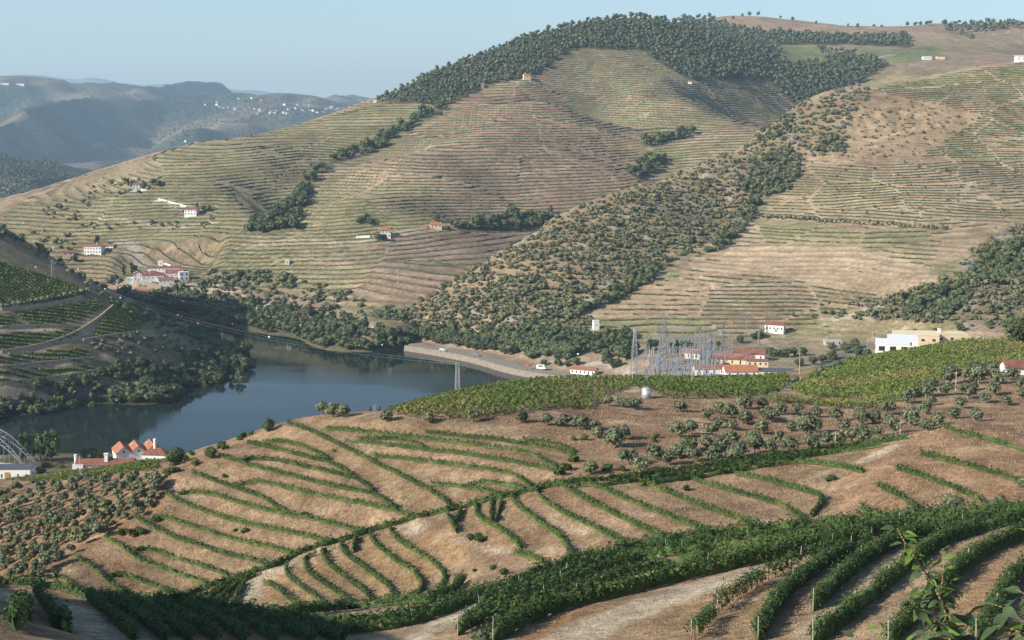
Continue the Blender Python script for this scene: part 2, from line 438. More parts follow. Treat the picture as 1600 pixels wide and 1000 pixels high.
M['cypress'] = leaf_mat('cypress_needles', (0.012, 0.028, 0.014), (0.03, 0.055, 0.026), 0.8, None, 0.0)
M['bark'] = plain_mat('bark', (0.16, 0.12, 0.09), 0.95, 0, 0.35, 3.0, 0.6)
M['olive_bark'] = plain_mat('olive_bark', (0.20, 0.17, 0.14), 0.95, 0, 0.35, 3.0, 0.6)
M['white'] = plain_mat('whitewash', (0.80, 0.78, 0.73), 0.85, 0, 0.07, 0.4)
M['cream'] = plain_mat('cream_render', (0.68, 0.57, 0.38), 0.85, 0, 0.08, 0.4)
M['grey_wall'] = plain_mat('grey_render', (0.45, 0.42, 0.38), 0.9, 0, 0.15, 0.5)
M['stone'] = plain_mat('schist_masonry', (0.34, 0.28, 0.21), 0.95, 0, 0.4, 1.2, 0.8)
M['tile'] = tile_mat('orange_roof_tiles', (0.47, 0.185, 0.09))
M['tile_dark'] = tile_mat('weathered_roof_tiles', (0.27, 0.105, 0.07))
M['tile_red'] = tile_mat('red_roof_tiles', (0.34, 0.145, 0.10))
M['roof_grey'] = plain_mat('grey_sheet_roof', (0.11, 0.12, 0.13), 0.6, 0.2, 0.2, 0.7)
M['roof_white'] = plain_mat('white_sheet_roof', (0.74, 0.75, 0.75), 0.5, 0.0, 0.08, 0.5)
M['glass'] = plain_mat('window_glass', (0.03, 0.035, 0.04), 0.12, 0.0, 0.2, 0.5)
M['wood'] = plain_mat('ochre_wood', (0.42, 0.25, 0.08), 0.7, 0, 0.2, 1.0)
M['vine_wood'] = plain_mat('vine_wood', (0.075, 0.055, 0.042), 0.95, 0, 0.3, 3.0)
M['steel'] = plain_mat('galvanised_steel', (0.29, 0.305, 0.32), 0.5, 0.4, 0.2, 2.0)
M['tank'] = plain_mat('stainless_tank', (0.60, 0.60, 0.60), 0.42, 0.55, 0.1, 1.0)
M['concrete'] = plain_mat('concrete', (0.50, 0.47, 0.42), 0.9, 0, 0.18, 1.5)
M['post'] = plain_mat('vine_post', (0.44, 0.42, 0.38), 0.85, 0, 0.2, 4.0)
M['asphalt'] = plain_mat('asphalt', (0.16, 0.155, 0.15), 0.9, 0, 0.15, 0.5)
M['wire'] = plain_mat('conductor', (0.40, 0.41, 0.42), 0.4, 0.5, 0.1, 1.0)
M['ball_white'] = plain_mat('white_marker', (0.85, 0.84, 0.82), 0.4)
M['ball_red'] = plain_mat('red_marker', (0.60, 0.16, 0.10), 0.4)
M['black_rubber'] = plain_mat('tyre_rubber', (0.02, 0.02, 0.02), 0.8)
M['red_paint'] = plain_mat('red_paint', (0.50, 0.07, 0.04), 0.4)
M['blue_paint'] = plain_mat('blue_grey_paint', (0.25, 0.30, 0.36), 0.35)
M['plum'] = leaf_mat('purple_leaves', (0.09, 0.05, 0.05), (0.22, 0.13, 0.12), 0.6, None, 0.1)

def water_mat():
    m, nt, b = new_mat('river_water')
    b.inputs['Base Color'].default_value = (0.012, 0.022, 0.022, 1)
    b.inputs['Roughness'].default_value = 0.06
    b.inputs['IOR'].default_value = 1.2
    b.inputs['Specular IOR Level'].default_value = 0.5
    geo = N(nt, 'ShaderNodeNewGeometry')
    mp = N(nt, 'ShaderNodeMapping'); mp.inputs['Scale'].default_value = (0.5, 0.22, 1)
    nt.links.new(geo.outputs['Position'], mp.inputs[0])
    n1 = N(nt, 'ShaderNodeTexNoise', Scale=1.0, Detail=3.0)
    nt.links.new(mp.outputs[0], n1.inputs['Vector'])
    n2 = N(nt, 'ShaderNodeTexNoise', Scale=0.012, Detail=2.0)
    nt.links.new(geo.outputs['Position'], n2.inputs['Vector'])
    k = ramp(nt, n2.outputs[0], [(0.42, (0.06, 0.06, 0.06)), (0.6, (0.55, 0.55, 0.55))])
    mp2 = N(nt, 'ShaderNodeMapping'); mp2.inputs['Scale'].default_value = (0.004, 0.02, 1)
    nt.links.new(geo.outputs['Position'], mp2.inputs[0])
    n3 = N(nt, 'ShaderNodeTexNoise', Scale=1.0, Detail=4.0)
    nt.links.new(mp2.outputs[0], n3.inputs['Vector'])
    nt.links.new(ramp(nt, n3.outputs[0], [(0.42, (0.045, 0.045, 0.045)), (0.62, (0.13, 0.13, 0.13))]), b.inputs['Roughness'])
    bp = N(nt, 'ShaderNodeBump', Distance=0.05)
    nt.links.new(k, bp.inputs['Strength'])
    nt.links.new(n1.outputs[0], bp.inputs['Height']); nt.links.new(bp.outputs[0], b.inputs['Normal'])
    return m
M['water'] = water_mat()

# ------------------------------------------------------------------ sheets of terrain
def inpoly(px, py, poly):
    r = np.zeros(px.shape, bool)
    n = len(poly)
    j = n - 1
    for i in range(n):
        xi, yi = poly[i]; xj, yj = poly[j]
        if yi != yj:
            c = ((yi > py) != (yj > py)) & (px < (xj - xi) * (py - yi) / (yj - yi) + xi)
            r ^= c
        j = i
    return r
class Sheet:
    def __init__(self, field, ys, u, wa=0.0, wb=1.0):
        self.ys = np.asarray(ys, float); self.u = np.asarray(u, float); self.wa = wa; self.wb = wb
        U, self.Y = np.meshgrid(self.u, self.ys)
        self.X = U * (wa * self.Y + wb)
        self.Z = field.z(self.X, self.Y)
        self.Z0 = self.Z.copy()
        self.col = np.ones(self.X.shape + (3,)) * 0.3
    def z(self, x, y, smooth=False):
        Z = self.Z0 if smooth else self.Z
        x = np.asarray(x, float); y = np.asarray(y, float)
        u = x / (self.wa * y + self.wb)
        fi = np.interp(y, self.ys, np.arange(len(self.ys)))
        fj = np.interp(u, self.u, np.arange(len(self.u)))
        i = np.clip(fi.astype(int), 0, len(self.ys) - 2); j = np.clip(fj.astype(int), 0, len(self.u) - 2)
        a = fi - i; b = fj - j
        return (Z[i, j] * (1 - a) * (1 - b) + Z[i + 1, j] * a * (1 - b) + Z[i, j + 1] * (1 - a) * b + Z[i + 1, j + 1] * a * b)
    def inside(self, x, y):
        u = x / (self.wa * y + self.wb)
        return (y > self.ys[0]) & (y < self.ys[-1]) & (u > self.u[0]) & (u < self.u[-1])
    def cast(self, px, py, n=700, lo=None):
        """world points where lines of sight through pixels meet this sheet (nan where they do not)"""
        px = np.atleast_1d(np.asarray(px, float)); py = np.atleast_1d(np.asarray(py, float))
        a = (px - 800.0) / FPX; b = (500.0 - py) / FPX
        dy = CP + b * SP; dx = a / dy; dz = (-SP + b * CP) / dy
        Y = np.geomspace(max(lo or self.ys[0], 1.0), self.ys[-1], n)
        out = np.full((len(px), 3), np.nan)
        for s in range(0, len(px), 400):
            X = dx[s:s+400, None] * Y; ok = self.inside(X, Y[None, :] + 0 * X)
            h = CAM_H + dz[s:s+400, None] * Y - self.z(X, Y[None, :] + 0 * X)
            cr = (h[:, :-1] > 0) & (h[:, 1:] <= 0) & ok[:, :-1] & ok[:, 1:]
            k = cr.argmax(1); has = cr.any(1); r = np.arange(len(k))
            t = h[r, k] / (h[r, k] - h[r, k + 1] + 1e-12)
            yy = Y[k] + t * (Y[k + 1] - Y[k])
            q = np.stack([dx[s:s+400] * yy, yy, CAM_H + dz[s:s+400] * yy], 1)
            q[~has] = np.nan
            out[s:s+400] = q
        return out
    def pix(self):
        return project(self.X, self.Y, self.Z0)
    def build(self, name, mat):
        nu, ny = len(self.u), len(self.ys)
        v = np.stack([self.X, self.Y, self.Z], -1).reshape(-1, 3)
        i = np.arange(ny - 1)[:, None] * nu + np.arange(nu - 1)[None, :]
        f = np.stack([i, i + 1, i + nu + 1, i + nu], -1).reshape(-1, 4)
        o = link(name, mesh(name, v, f, mat, True, self.col.reshape(-1, 3)))
        return tag(o, kind='structure')
def resample(p, step):
    p = np.asarray(p, float)
    d = np.r_[0, np.cumsum(np.linalg.norm(np.diff(p, axis=0), axis=1))]
    n = max(2, int(d[-1] / step) + 1)
    t = np.linspace(0, d[-1], n)
    return np.stack([np.interp(t, d, p[:, k]) for k in range(p.shape[1])], 1)
def smooth_path(p, it=2):
    p = np.asarray(p, float)
    for _ in range(it):
        q = [p[0]]
        for a, b in zip(p[:-1], p[1:]):
            q += [0.75 * a + 0.25 * b, 0.25 * a + 0.75 * b]
        q.append(p[-1]); p = np.array(q)
    return p
def path_dist(X, Y, pts):
    """distance of grid points to a polyline on the ground plan"""
    d = np.full(X.shape, 1e9)
    for a, b in zip(pts[:-1], pts[1:]):
        ab = b[:2] - a[:2]; L2 = (ab ** 2).sum() + 1e-9
        t = np.clip(((X - a[0]) * ab[0] + (Y - a[1]) * ab[1]) / L2, 0, 1)
        d = np.minimum(d, np.hypot(X - a[0] - t * ab[0], Y - a[1] - t * ab[1]))
    return d
# ------------------------------------------------------------------ land cover
def paint(sh, poly, c, k=1.0, jit=4.0, js=25.0):
    px, py = sh.pix()
    px = px + jit * fbm(sh.X / js, sh.Y / js, 3); py = py + jit * 0.5 * fbm(sh.X / js + 40, sh.Y / js, 3)
    m = inpoly(px, py, poly)
    sh.col[m] = sh.col[m] * (1 - k) + np.array(c) * k
    return m
def lane(sh, pts, width, c, k=1.0, soft=0.6):
    """a track laid along a line on the ground"""
    p = smooth_path(pts, 2)
    x0, x1 = p[:, 0].min() - width * 2, p[:, 0].max() + width * 2
    y0, y1 = p[:, 1].min() - width * 2, p[:, 1].max() + width * 2
    m = (sh.X > x0) & (sh.X < x1) & (sh.Y > y0) & (sh.Y < y1)
    d = path_dist(sh.X[m], sh.Y[m], p) + 0.35 * width * fbm(sh.X[m] / (width * 1.1), sh.Y[m] / (width * 1.1), 3)
    w = np.clip((width / 2 * (1 + soft) - d) / (width / 2 * soft + 1e-6), 0, 1)[:, None] * k
    sh.col[m] = sh.col[m] * (1 - w) + np.array(c) * w
def pixpath(sh, pts, off=0.0, step=None, it=1):
    p = smooth_path(np.array(pts, float), it)
    q = sh.cast(p[:, 0], p[:, 1] + off)
    q = q[~np.isnan(q[:, 0])]
    return resample(q, step) if step and len(q) > 1 else q

STRAW = (0.52, 0.378, 0.228); DRY = (0.405, 0.27, 0.166); RED = (0.33, 0.20, 0.13); PALE = (0.60, 0.50, 0.36); GREY = (0.17, 0.165, 0.16)

# ---- the slope in front, with its terraced spur
S_FG = Sheet(F_FG, np.r_[np.linspace(3, 38, 24), np.geomspace(40, 300, 345), np.linspace(303, 670, 55)], np.linspace(-1, 1, 410), 0.5, 60.0)
n = fbm(S_FG.X / 7.0, S_FG.Y / 7.0)[..., None] * 0.5 + 0.5
n2 = fbm(S_FG.X / 30.0 + 9, S_FG.Y / 30.0)[..., None] * 0.5 + 0.5
S_FG.col = np.array(DRY) * (1 - n) + np.array(STRAW) * n
S_FG.col = S_FG.col * (1 - 0.45 * n2) + np.array(RED) * 0.45 * n2
paint(S_FG, [(640,650),(900,640),(1000,620),(1200,620),(1460,640),(1600,600),(1600,700),(1420,680),(1200,710),(900,745),(880,700),(800,670)], RED, 0.6, 6, 8)
paint(S_FG, [(0,745),(250,735),(260,800),(100,880),(0,905)], (0.37,0.225,0.13), 0.7, 6, 8)
paint(S_FG, [(1350,690),(1480,665),(1610,700),(1610,800),(1300,800)], (0.45,0.275,0.155), 0.6, 6, 8)
paint(S_FG, [(400,890),(600,850),(700,820),(740,840),(720,900),(600,940),(420,950)], (0.52,0.34,0.17), 0.55, 6, 8)
paint(S_FG, [(0,742),(120,730),(250,715),(250,735),(140,748),(0,760)], (0.36,0.26,0.14), 0.7, 3, 8)
wk = np.clip((fbm(S_FG.X / 3.2 + 31, S_FG.Y / 3.2, 3) - 0.22) * 4, 0, 1)[..., None] * 0.45      # weeds
S_FG.col = S_FG.col * (1 - wk) + np.array((0.23, 0.20, 0.10)) * wk
wk = np.clip((fbm(S_FG.X / 4.6 - 12, S_FG.Y / 2.8, 3) - 0.2) * 4, 0, 1)[..., None] * 0.6       # bleached straw and scraped earth
S_FG.col = S_FG.col * (1 - wk) + np.array((0.62, 0.48, 0.32)) * wk
wk = np.clip((fbm(S_FG.X / 6.5 + 70, S_FG.Y / 5, 3) - 0.18) * 4, 0, 1)[..., None] * 0.5        # rusty patches
S_FG.col = S_FG.col * (1 - wk) + np.array((0.36, 0.20, 0.115)) * wk
paint(S_FG, [(0,600),(420,600),(300,705),(262,722),(150,738),(0,744)], (0.15, 0.15, 0.075), 0.85, 2, 12)
LANES = [([(380,948),(400,908),(430,889),(470,869),(505,858)], 2.2, PALE), ([(625,818),(650,814),(668,822),(640,826)], 1.6, PALE),
    ([(860,1020),(940,972),(1050,932),(1110,911),(1165,893)], 4.4, PALE), ([(520,968),(590,956),(660,947)], 1.8, PALE),
    ([(640,1000),(690,972),(725,955),(765,935),(795,918)], 2.4, PALE), ([(-40,925),(40,932),(100,948),(160,985),(190,1010)], 4.5, PALE),
    ([(1470,668),(1430,694),(1392,730),(1350,770),(1305,803)], 3.6, (0.46,0.29,0.18)), ([(1290,738),(1350,722),(1395,698)], 1.8, PALE),
    ([(1240,1010),(1290,960),(1340,912),(1420,858),(1480,842)], 1.6, (0.50,0.40,0.26)), ([(1330,1010),(1400,930),(1450,885),(1530,838),(1600,806)], 1.8, (0.46,0.34,0.21)),
    ([(1480,1010),(1520,935),(1560,890),(1600,860)], 2.0, (0.43,0.28,0.16)), ([(715,842),(760,856),(800,866)], 0.7, PALE),
    ([(985,612),(1000,603),(1012,606)], 2.0, PALE), ([(1180,622),(1240,600),(1262,588)], 1.8, PALE), ([(1200,615),(1330,628),(1420,632)], 1.8, (0.48,0.36,0.2)),
    ([(1130,1010),(1170,960),(1215,925),(1290,880)], 1.2, (0.47,0.33,0.19)), ([(820,1000),(850,985),(890,962)], 1.6, (0.43,0.26,0.13)), ([(640,655),(700,662),(800,668)], 1.2, (0.45,0.35,0.22))]
for pts, w, c in LANES:
    p = pixpath(S_FG, pts)
    if len(p) > 1: lane(S_FG, p, w, c, 0.95)

# rows of vines on the terraces, as they run in plan (frame coordinates of their middles)
ROWS_LEFT = [
 [(448,658),(474,666),(504,680),(540,698),(580,718),(620,738),(660,758),(690,776),(704,790)],
 [(410,688),(436,687),(464,693),(490,702),(514,716)],
 [(385,688),(400,692),(440,702),(480,712),(520,721),(540,734),(550,741)],
 [(376,718),(390,714),(430,716),(480,728),(520,737),(552,744),(570,754),(584,766)],
 [(342,710),(376,720),(400,728),(460,743),(520,758),(580,768),(600,778),(618,793)],
 [(364,758),(380,753),(400,751),(420,753),(460,764),(520,776),(580,788),(650,805)],
 [(300,736),(330,748),(366,760),(400,771),(416,778),(432,790),(446,798)],
 [(278,770),(300,766),(330,770),(360,780),(400,792),(440,800),(500,812),(568,829)],
 [(256,768),(280,782),(320,798),(360,810),(400,820),(460,832),(520,845)],
 [(232,809),(256,806),(280,814),(320,828),(360,840),(400,849),(430,856),(460,864)],
 [(208,804),(240,822),(270,838),(310,850),(350,864),(400,874),(420,880)],
 [(208,858),(232,855),(250,862),(280,872),(320,884),(356,896)],
 [(164,838),(190,852),(208,868),(240,882),(280,896),(324,910)],
 [(170,898),(192,896),(216,904),(250,918),(284,928)],
 [(120,869),(136,878),(152,892),(168,908),(188,920),(204,928)],
 [(84,894),(104,906),(120,920),(132,930)]]
ROWS_UPPER = [
 [(664,673),(720,680),(760,683),(800,689),(840,696),(872,702),(896,708)],
 [(816,686),(848,689),(876,694),(898,704)],
 [(500,668),(540,670),(600,676),(660,683),(720,691),(770,697),(820,705),(844,714),(870,728)],
 [(538,687),(580,690),(640,698),(720,707),(780,716),(832,726),(866,734)],
 [(584,711),(640,716),(720,726),(760,732),(800,738),(820,750),(830,760)],
 [(672,754),(720,759),(760,766),(786,772)],
 [(730,756),(760,751),(790,756),(820,762)],
 [(560,684),(600,682),(640,688),(662,696)]]
ROWS_NEAR = [
 [(410,909),(426,912),(448,930),(468,947)],
 [(448,882),(446,894),(460,909),(484,924),(510,945)],
 [(494,865),(480,868),(474,876),(480,890),(496,904),(520,918),(548,940)],
 [(512,856),(502,862),(506,874),(528,892),(552,910),(572,924),(578,936)],
 [(540,846),(532,849),(534,858),(552,874),(576,890),(592,904),(608,914),(614,928)],
 [(560,836),(554,846),(552,860)],
 [(578,832),(580,842),(592,854),(620,876),(648,892),(662,914),(658,924),(636,930)],
 [(608,822),(612,834),(632,850),(660,866),(686,884),(698,902),(690,920),(670,931)],
 [(698,800),(706,816),(714,830)],
 [(722,793),(712,814)],
 [(744,784),(743,794),(746,806),(770,820),(794,834),(808,848),(814,854)],
 [(768,778),(767,792),(768,812)],
 [(784,780),(780,795),(774,812)],
 [(800,772),(800,780),(812,792),(832,806),(856,824),(876,838),(886,852),(892,870)],
 [(838,760),(840,770),(856,786),(884,802),(920,818),(950,834),(978,848)],
 [(874,752),(890,764),(920,782),(960,802),(1000,822),(1040,840)],
 [(898,756),(930,756),(960,770),(1000,788),(1040,803),(1070,816),(1108,828)],
 [(990,746),(1010,754),(1040,766),(1080,782),(1120,798),(1188,820)],
 [(1080,746),(1120,758),(1160,770),(1200,780),(1230,792),(1248,804),(1254,814)],
 [(1146,738),(1180,744),(1220,754),(1260,766),(1284,774),(1282,788),(1268,804)],
 [(802,863),(830,868),(848,878)]]
ROWS_RIGHT = [
 [(1474,664),(1490,672),(1516,678),(1540,684),(1570,692),(1605,704)],
 [(1438,707),(1480,718),(1516,726),(1548,736),(1590,750)],
 [(1400,729),(1440,742),(1480,756),(1510,770),(1534,782)],
 [(1370,756),(1392,766),(1416,780),(1434,793)],
 [(1346,790),(1358,800)]]
ROWS_DIAG = [
 [(268,938),(300,925),(325,915),(400,890),(430,882),(462,864),(500,850),(537,841),(582,826),(617,815),(650,806),(700,795),(750,782),(800,771),(837,762),(870,754)],
 [(300,940),(336,921),(370,904),(402,893)], [(320,942),(336,926),(360,911)], [(338,942),(360,920),(380,904),(400,896)], [(364,943),(370,930),(384,908)],
 [(845,758),(900,751),(1000,741),(1100,727),(1200,712),(1300,698),(1418,682)],
 [(930,757),(1000,748),(1100,735),(1200,720),(1270,709),(1330,700)],
 [(1000,755),(1080,745),(1160,732),(1230,720),(1290,722),(1348,735)],
 [(1130,729),(1220,716),(1300,705),(1380,694)]]
def seat_rows(rows, off, step=0.6):
    return [pixpath(S_FG, r, off, step, 2) for r in rows]
bench_rows = seat_rows(ROWS_LEFT + ROWS_UPPER + ROWS_NEAR + ROWS_RIGHT, 4.0, 1.0)
for p in bench_rows:
    if len(p) < 2: continue
    m = (S_FG.X > p[:, 0].min() - 5) & (S_FG.X < p[:, 0].max() + 5) & (S_FG.Y > p[:, 1].min() - 5) & (S_FG.Y < p[:, 1].max() + 5)
    X = S_FG.X[m]; Y = S_FG.Y[m]
    if not len(X): continue
    D2 = (X[:, None] - p[None, :, 0]) ** 2 + (Y[:, None] - p[None, :, 1]) ** 2
    k = D2.argmin(1); d = np.sqrt(D2[np.arange(len(k)), k])
    zr = S_FG.z(p[:, 0], p[:, 1], True)[k]
    dzv = S_FG.Z0[m] - zr
    w = np.clip((4.2 - d) / 1.8, 0, 1) * (dzv > 0)
    tgt = np.minimum(S_FG.Z[m], zr + 0.12 * dzv)
    S_FG.Z[m] = S_FG.Z[m] * (1 - w) + tgt * w
    wb = (np.clip((2.2 - d) / 0.8, 0, 1) * (dzv > 0))[:, None] * 0.7
    S_FG.col[m] = S_FG.col[m] * (1 - wb) + np.array((0.36, 0.27, 0.17)) * wb
# rough dry grass on the risers: small relief
S_FG.Z += 0.10 * fbm(S_FG.X / 1.6, S_FG.Y / 1.6, 3) * np.clip((S_FG.Y - 60) / 60, 0, 1)
S_FG.build('terraced_slope', M['ground_near'])

def plot_cells(X, Y, size, seed):
    """irregular plots of land: (centre x, centre y, a random number per plot, distance to the plot's edge)"""
    r = np.random.default_rng(seed).random((128, 128, 3))
    ix = np.floor(X / size).astype(int); iy = np.floor(Y / size).astype(int)
    d1 = np.full(X.shape, 1e9); d2 = np.full(X.shape, 1e9); bx = np.zeros(X.shape); by = np.zeros(X.shape); bv = np.zeros(X.shape)
    for a in (-1, 0, 1):
        for b in (-1, 0, 1):
            q = r[(ix + a) & 127, (iy + b) & 127]
            cx = (ix + a + 0.15 + 0.7 * q[..., 0]) * size; cy = (iy + b + 0.15 + 0.7 * q[..., 1]) * size
            d = np.hypot(X - cx, (Y - cy) * 0.75)
            n = d < d1
            d2 = np.where(n, d1, np.minimum(d2, d)); d1 = np.where(n, d, d1)
            bx = np.where(n, cx, bx); by = np.where(n, cy, by); bv = np.where(n, q[..., 2], bv)
    return bx, by, bv, d2 - d1
def plot_tilt(X, Y, size, seed, k):
    bx, by, bv, _ = plot_cells(X, Y, size, seed)
    return (X - bx) * np.sin(bv * 37.0) * k + (Y - by) * np.cos(bv * 53.0) * k * 0.5 + bv * 2.0
# ---- left bank
S_LH = Sheet(F_LH, np.r_[np.linspace(560, 640, 20), np.arange(642, 920, 1.9), np.linspace(925, 1300, 60)], np.r_[np.linspace(-900, -345, 40), np.arange(-342, -128, 1.6)])
L = S_LH
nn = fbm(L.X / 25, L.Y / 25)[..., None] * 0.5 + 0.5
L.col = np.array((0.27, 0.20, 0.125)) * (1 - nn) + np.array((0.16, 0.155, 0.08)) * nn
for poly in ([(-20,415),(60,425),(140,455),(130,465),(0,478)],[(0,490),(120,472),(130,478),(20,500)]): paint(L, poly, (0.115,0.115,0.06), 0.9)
LEFT_FIELDS = [[(-20,405),(50,425),(100,440),(140,458),(120,466),(0,475),(-20,478)], [(25,495),(95,478),(150,470),(165,480),(120,500),(60,510)],
    [(-20,495),(20,498),(30,510),(-20,512)],[(-20,522),(78,520),(86,532),(10,548),(-20,548)],[(84,518),(128,515),(120,525),(90,532)],
    [(-20,556),(8,557),(8,572),(-20,574)],[(10,558),(52,553),(58,568),(14,573)],[(56,553),(130,545),(148,562),(62,568)],
    [(-20,579),(14,578),(18,598),(-20,600)],[(18,580),(64,577),(70,593),(22,598)],[(66,577),(145,572),(150,582),(72,590)],
    [(172,482),(215,470),(235,500),(200,525),(140,532)]]
for q in LEFT_FIELDS: paint(L, q, (0.15, 0.185, 0.07), 0.9, 1)
for pts, w, c in [([(-20,632),(60,623),(130,615),(200,607),(250,592),(300,570)], 5, GREY), ([(-20,556),(60,546),(115,528),(150,505),(180,482),(170,470)], 4, (0.36,0.27,0.18)),
    ([(130,535),(180,525),(240,522)], 3, (0.33,0.25,0.16)), ([(-20,485),(60,482),(130,466)], 2.5, (0.43,0.33,0.23)), ([(-20,515),(60,513),(125,514)], 3, (0.45,0.35,0.24)), ([(-20,576),(80,568),(150,562),(175,553)], 2.5, (0.43,0.33,0.23)), ([(-20,600),(90,592),(170,578)], 2.5, (0.43,0.33,0.23)),
    ([(330,545),(350,560),(340,572),(310,585),(280,590)], 5, GREY)]:
    p = pixpath(L, pts)
    if len(p) > 1: lane(L, p, w, c, 0.9)
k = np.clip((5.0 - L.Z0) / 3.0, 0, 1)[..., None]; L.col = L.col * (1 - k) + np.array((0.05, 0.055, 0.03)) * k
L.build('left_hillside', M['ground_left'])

# ---- far bank and mountain, right hand slopes
def terrace(sh, step, mask, warp, rise=0.16, split=0.5):
    Lv = (sh.Z0 + warp) / step
    fl = np.floor(Lv); fr = Lv - fl
    g = np.where(fr < split, rise * fr / split, rise + (1 - rise) * (fr - split) / (1 - split))
    sh.Z = sh.Z0 * (1 - mask) + (step * (fl + g) - warp) * mask
    return fr
def contour_hedges(sh, step, warpf, keep, dx, x0, x1, h, w, yr):
    """low hedges of vines along the terrace edges"""
    xs = np.arange(x0, x1, dx)
    Y = np.arange(yr[0], yr[1], 1.5)
    XX, YY = np.meshgrid(xs, Y)
    Lv = (sh.z(XX, YY, True) + warpf(XX, YY)) / step
    fl = np.floor(Lv)
    prev = {}
    V = []
    for j in range(len(xs)):
        up = np.where(fl[1:, j] > fl[:-1, j])[0]
        cur = {}
        for i in up:
            lev = fl[i + 1, j]
            t = (lev - Lv[i, j]) / (Lv[i + 1, j] - Lv[i, j] + 1e-9)
            cur.setdefault(int(lev), []).append(Y[i] + t * 1.5)
        for lev, ysl in cur.items():
            for yy in ysl:
                for yp in prev.get(lev, ()):
                    if abs(yp - yy) < dx * 2.2:
                        V.append((xs[j - 1], yp, xs[j], yy))
        prev = cur
    V = np.array(V)
    k = keep((V[:, 0] + V[:, 2]) / 2, (V[:, 1] + V[:, 3]) / 2)
    V = V[k]
    n = len(V)
    r = np.random.default_rng(5)
    out = np.zeros((n, 6, 3))
    hh = h * r.uniform(0.6, 1.25, (n, 2)); ww = w * r.uniform(0.7, 1.2, n)
    for e, (cx, cy) in enumerate(((0, 1), (2, 3))):
        x = V[:, cx]; y = V[:, cy] + 0.3 + r.normal(0, 0.12, n)
        z = sh.z(x, y)
        out[:, e * 3 + 0] = np.stack([x, y - ww / 2, z - 0.4], 1)
        out[:, e * 3 + 1] = np.stack([x, y + r.normal(0, 0.1, n), z + hh[:, e]], 1)
        out[:, e * 3 + 2] = np.stack([x, y + ww / 2, z - 0.4], 1)
    b = np.arange(n)[:, None] * 6
    f = np.concatenate([b + np.array([0, 3, 4, 1]), b + np.array([1, 4, 5, 2])])
    return out.reshape(-1, 3), f

S_OH = Sheet(F_OH, np.r_[np.arange(850, 2060, 3.4), np.linspace(2070, 3650, 110)], np.r_[np.linspace(-760, -470, 40), np.arange(-464, 520, 4.4), np.linspace(530, 1150, 60)])
O = S_OH
FOREST = [(586,160),(680,112),(760,76),(860,34),(940,14),(1010,5),(1080,18),(1140,42),(1200,50),(1290,56),(1425,56),(1425,74),(1330,70),(1215,70),(1222,95),(1236,99),(1292,100),(1280,76),(1335,84),(1388,100),(1350,128),(1300,142),(1246,170),(1225,152),(1205,124),(1075,124),(1040,106),(1005,80),(900,75),(868,95),(846,113),(822,122),(760,134),(700,166),(660,163),(600,160)]
nn = fbm(O.X / 160, O.Y / 160)[..., None] * 0.5 + 0.5
O.col = np.array((0.245, 0.165, 0.115)) * (1 - nn) + np.array((0.275, 0.205, 0.135)) * nn
opx, opy = O.pix()
pid = plot_cells(O.X, O.Y, 120.0, 5)
TONES = np.array([(0.275,0.195,0.125),(0.25,0.165,0.12),(0.235,0.205,0.11),(0.29,0.215,0.14),(0.215,0.185,0.105),(0.26,0.18,0.13)])
O.col = O.col * 0.35 + TONES[(pid[2] * 5.99).astype(int)] * 0.65
O.col[pid[3] < 2.6] = (0.33, 0.25, 0.17)
GREENISH = [[(0,330),(200,255),(420,205),(590,157),(660,168),(600,225),(480,280),(400,345),(330,370),(200,380),(60,420),(-20,420)],
            [(470,310),(640,280),(680,300),(700,340),(560,350),(470,345)], [(860,120),(900,76),(1000,78),(1080,125),(1160,190),(1050,215),(960,200),(870,150)], [(1020,235),(1170,200),(1190,240),(1100,260)], [(1080,126),(1205,126),(1235,165),(1170,190)]]
for q in GREENISH: paint(O, q, (0.235, 0.205, 0.115), 0.55, 6, 60)
paint(O, [(560,340),(660,325),(680,345),(620,362),(570,362)], (0.22,0.21,0.09), 0.6, 6, 40)
paint(O, [(690,165),(760,140),(870,140),(900,180),(820,190),(720,220)], (0.28,0.17,0.125), 0.5, 6, 60)
paint(O, [(470,395),(600,372),(850,345),(830,375),(700,425),(560,420)], (0.205,0.15,0.115), 0.7, 5, 50)
paint(O, FOREST, (0.085, 0.082, 0.05), 0.9, 3, 50)
paint(O, [(1215,72),(1290,70),(1292,99),(1236,98)], (0.17,0.21,0.075), 0.8, 1.5, 50)
paint(O, [(1335,76),(1420,76),(1465,72),(1468,88),(1430,97),(1392,98),(1345,90)], (0.15,0.19,0.075), 0.8, 1.5, 50)
paint(O, [(1090,26),(1180,24),(1260,38),(1480,44),(1480,70),(1420,72),(1420,58),(1290,54),(1160,46)], (0.33,0.235,0.15), 0.7, 3, 50)
paint(O, [(1440,60),(1600,56),(1600,92),(1500,90),(1470,80)], (0.26,0.2,0.125), 0.6, 3, 50)
for q in [[(1015,235),(1060,250),(1085,240),(1050,228)], [(990,262),(1030,275),(1060,262),(1020,252)]]: paint(O, q, (0.13,0.17,0.06), 0.7, 1.5, 30)
OW = lambda X, Y: 9.0 * fbm(X / 260, Y / 260, 2) + 1.0 * fbm(X / 45, Y / 45, 2) + plot_tilt(X, Y, 120.0, 5, 0.055)
forest_m = inpoly(opx, opy, FOREST)
GULLY = [[(700,162),(694,180),(660,192),(625,210),(590,238),(540,252),(500,265),(486,285),(478,305),(470,335),(462,360),(420,366),(375,362),(400,345),(440,322),(462,300),(476,278),(520,248),(575,226),(615,200),(655,180),(688,160)],
         [(998,222),(1050,210),(1086,200),(1080,214),(1040,224),(1005,230)], [(985,272),(1010,250),(1040,245),(1035,262),(1000,285)], [(700,352),(840,338),(870,330),(860,352),(800,362),(720,362)]]
gully_m = np.zeros(O.X.shape, bool)
for q in GULLY: gully_m |= paint(O, q, (0.10,0.105,0.055), 0.8, 3, 20)
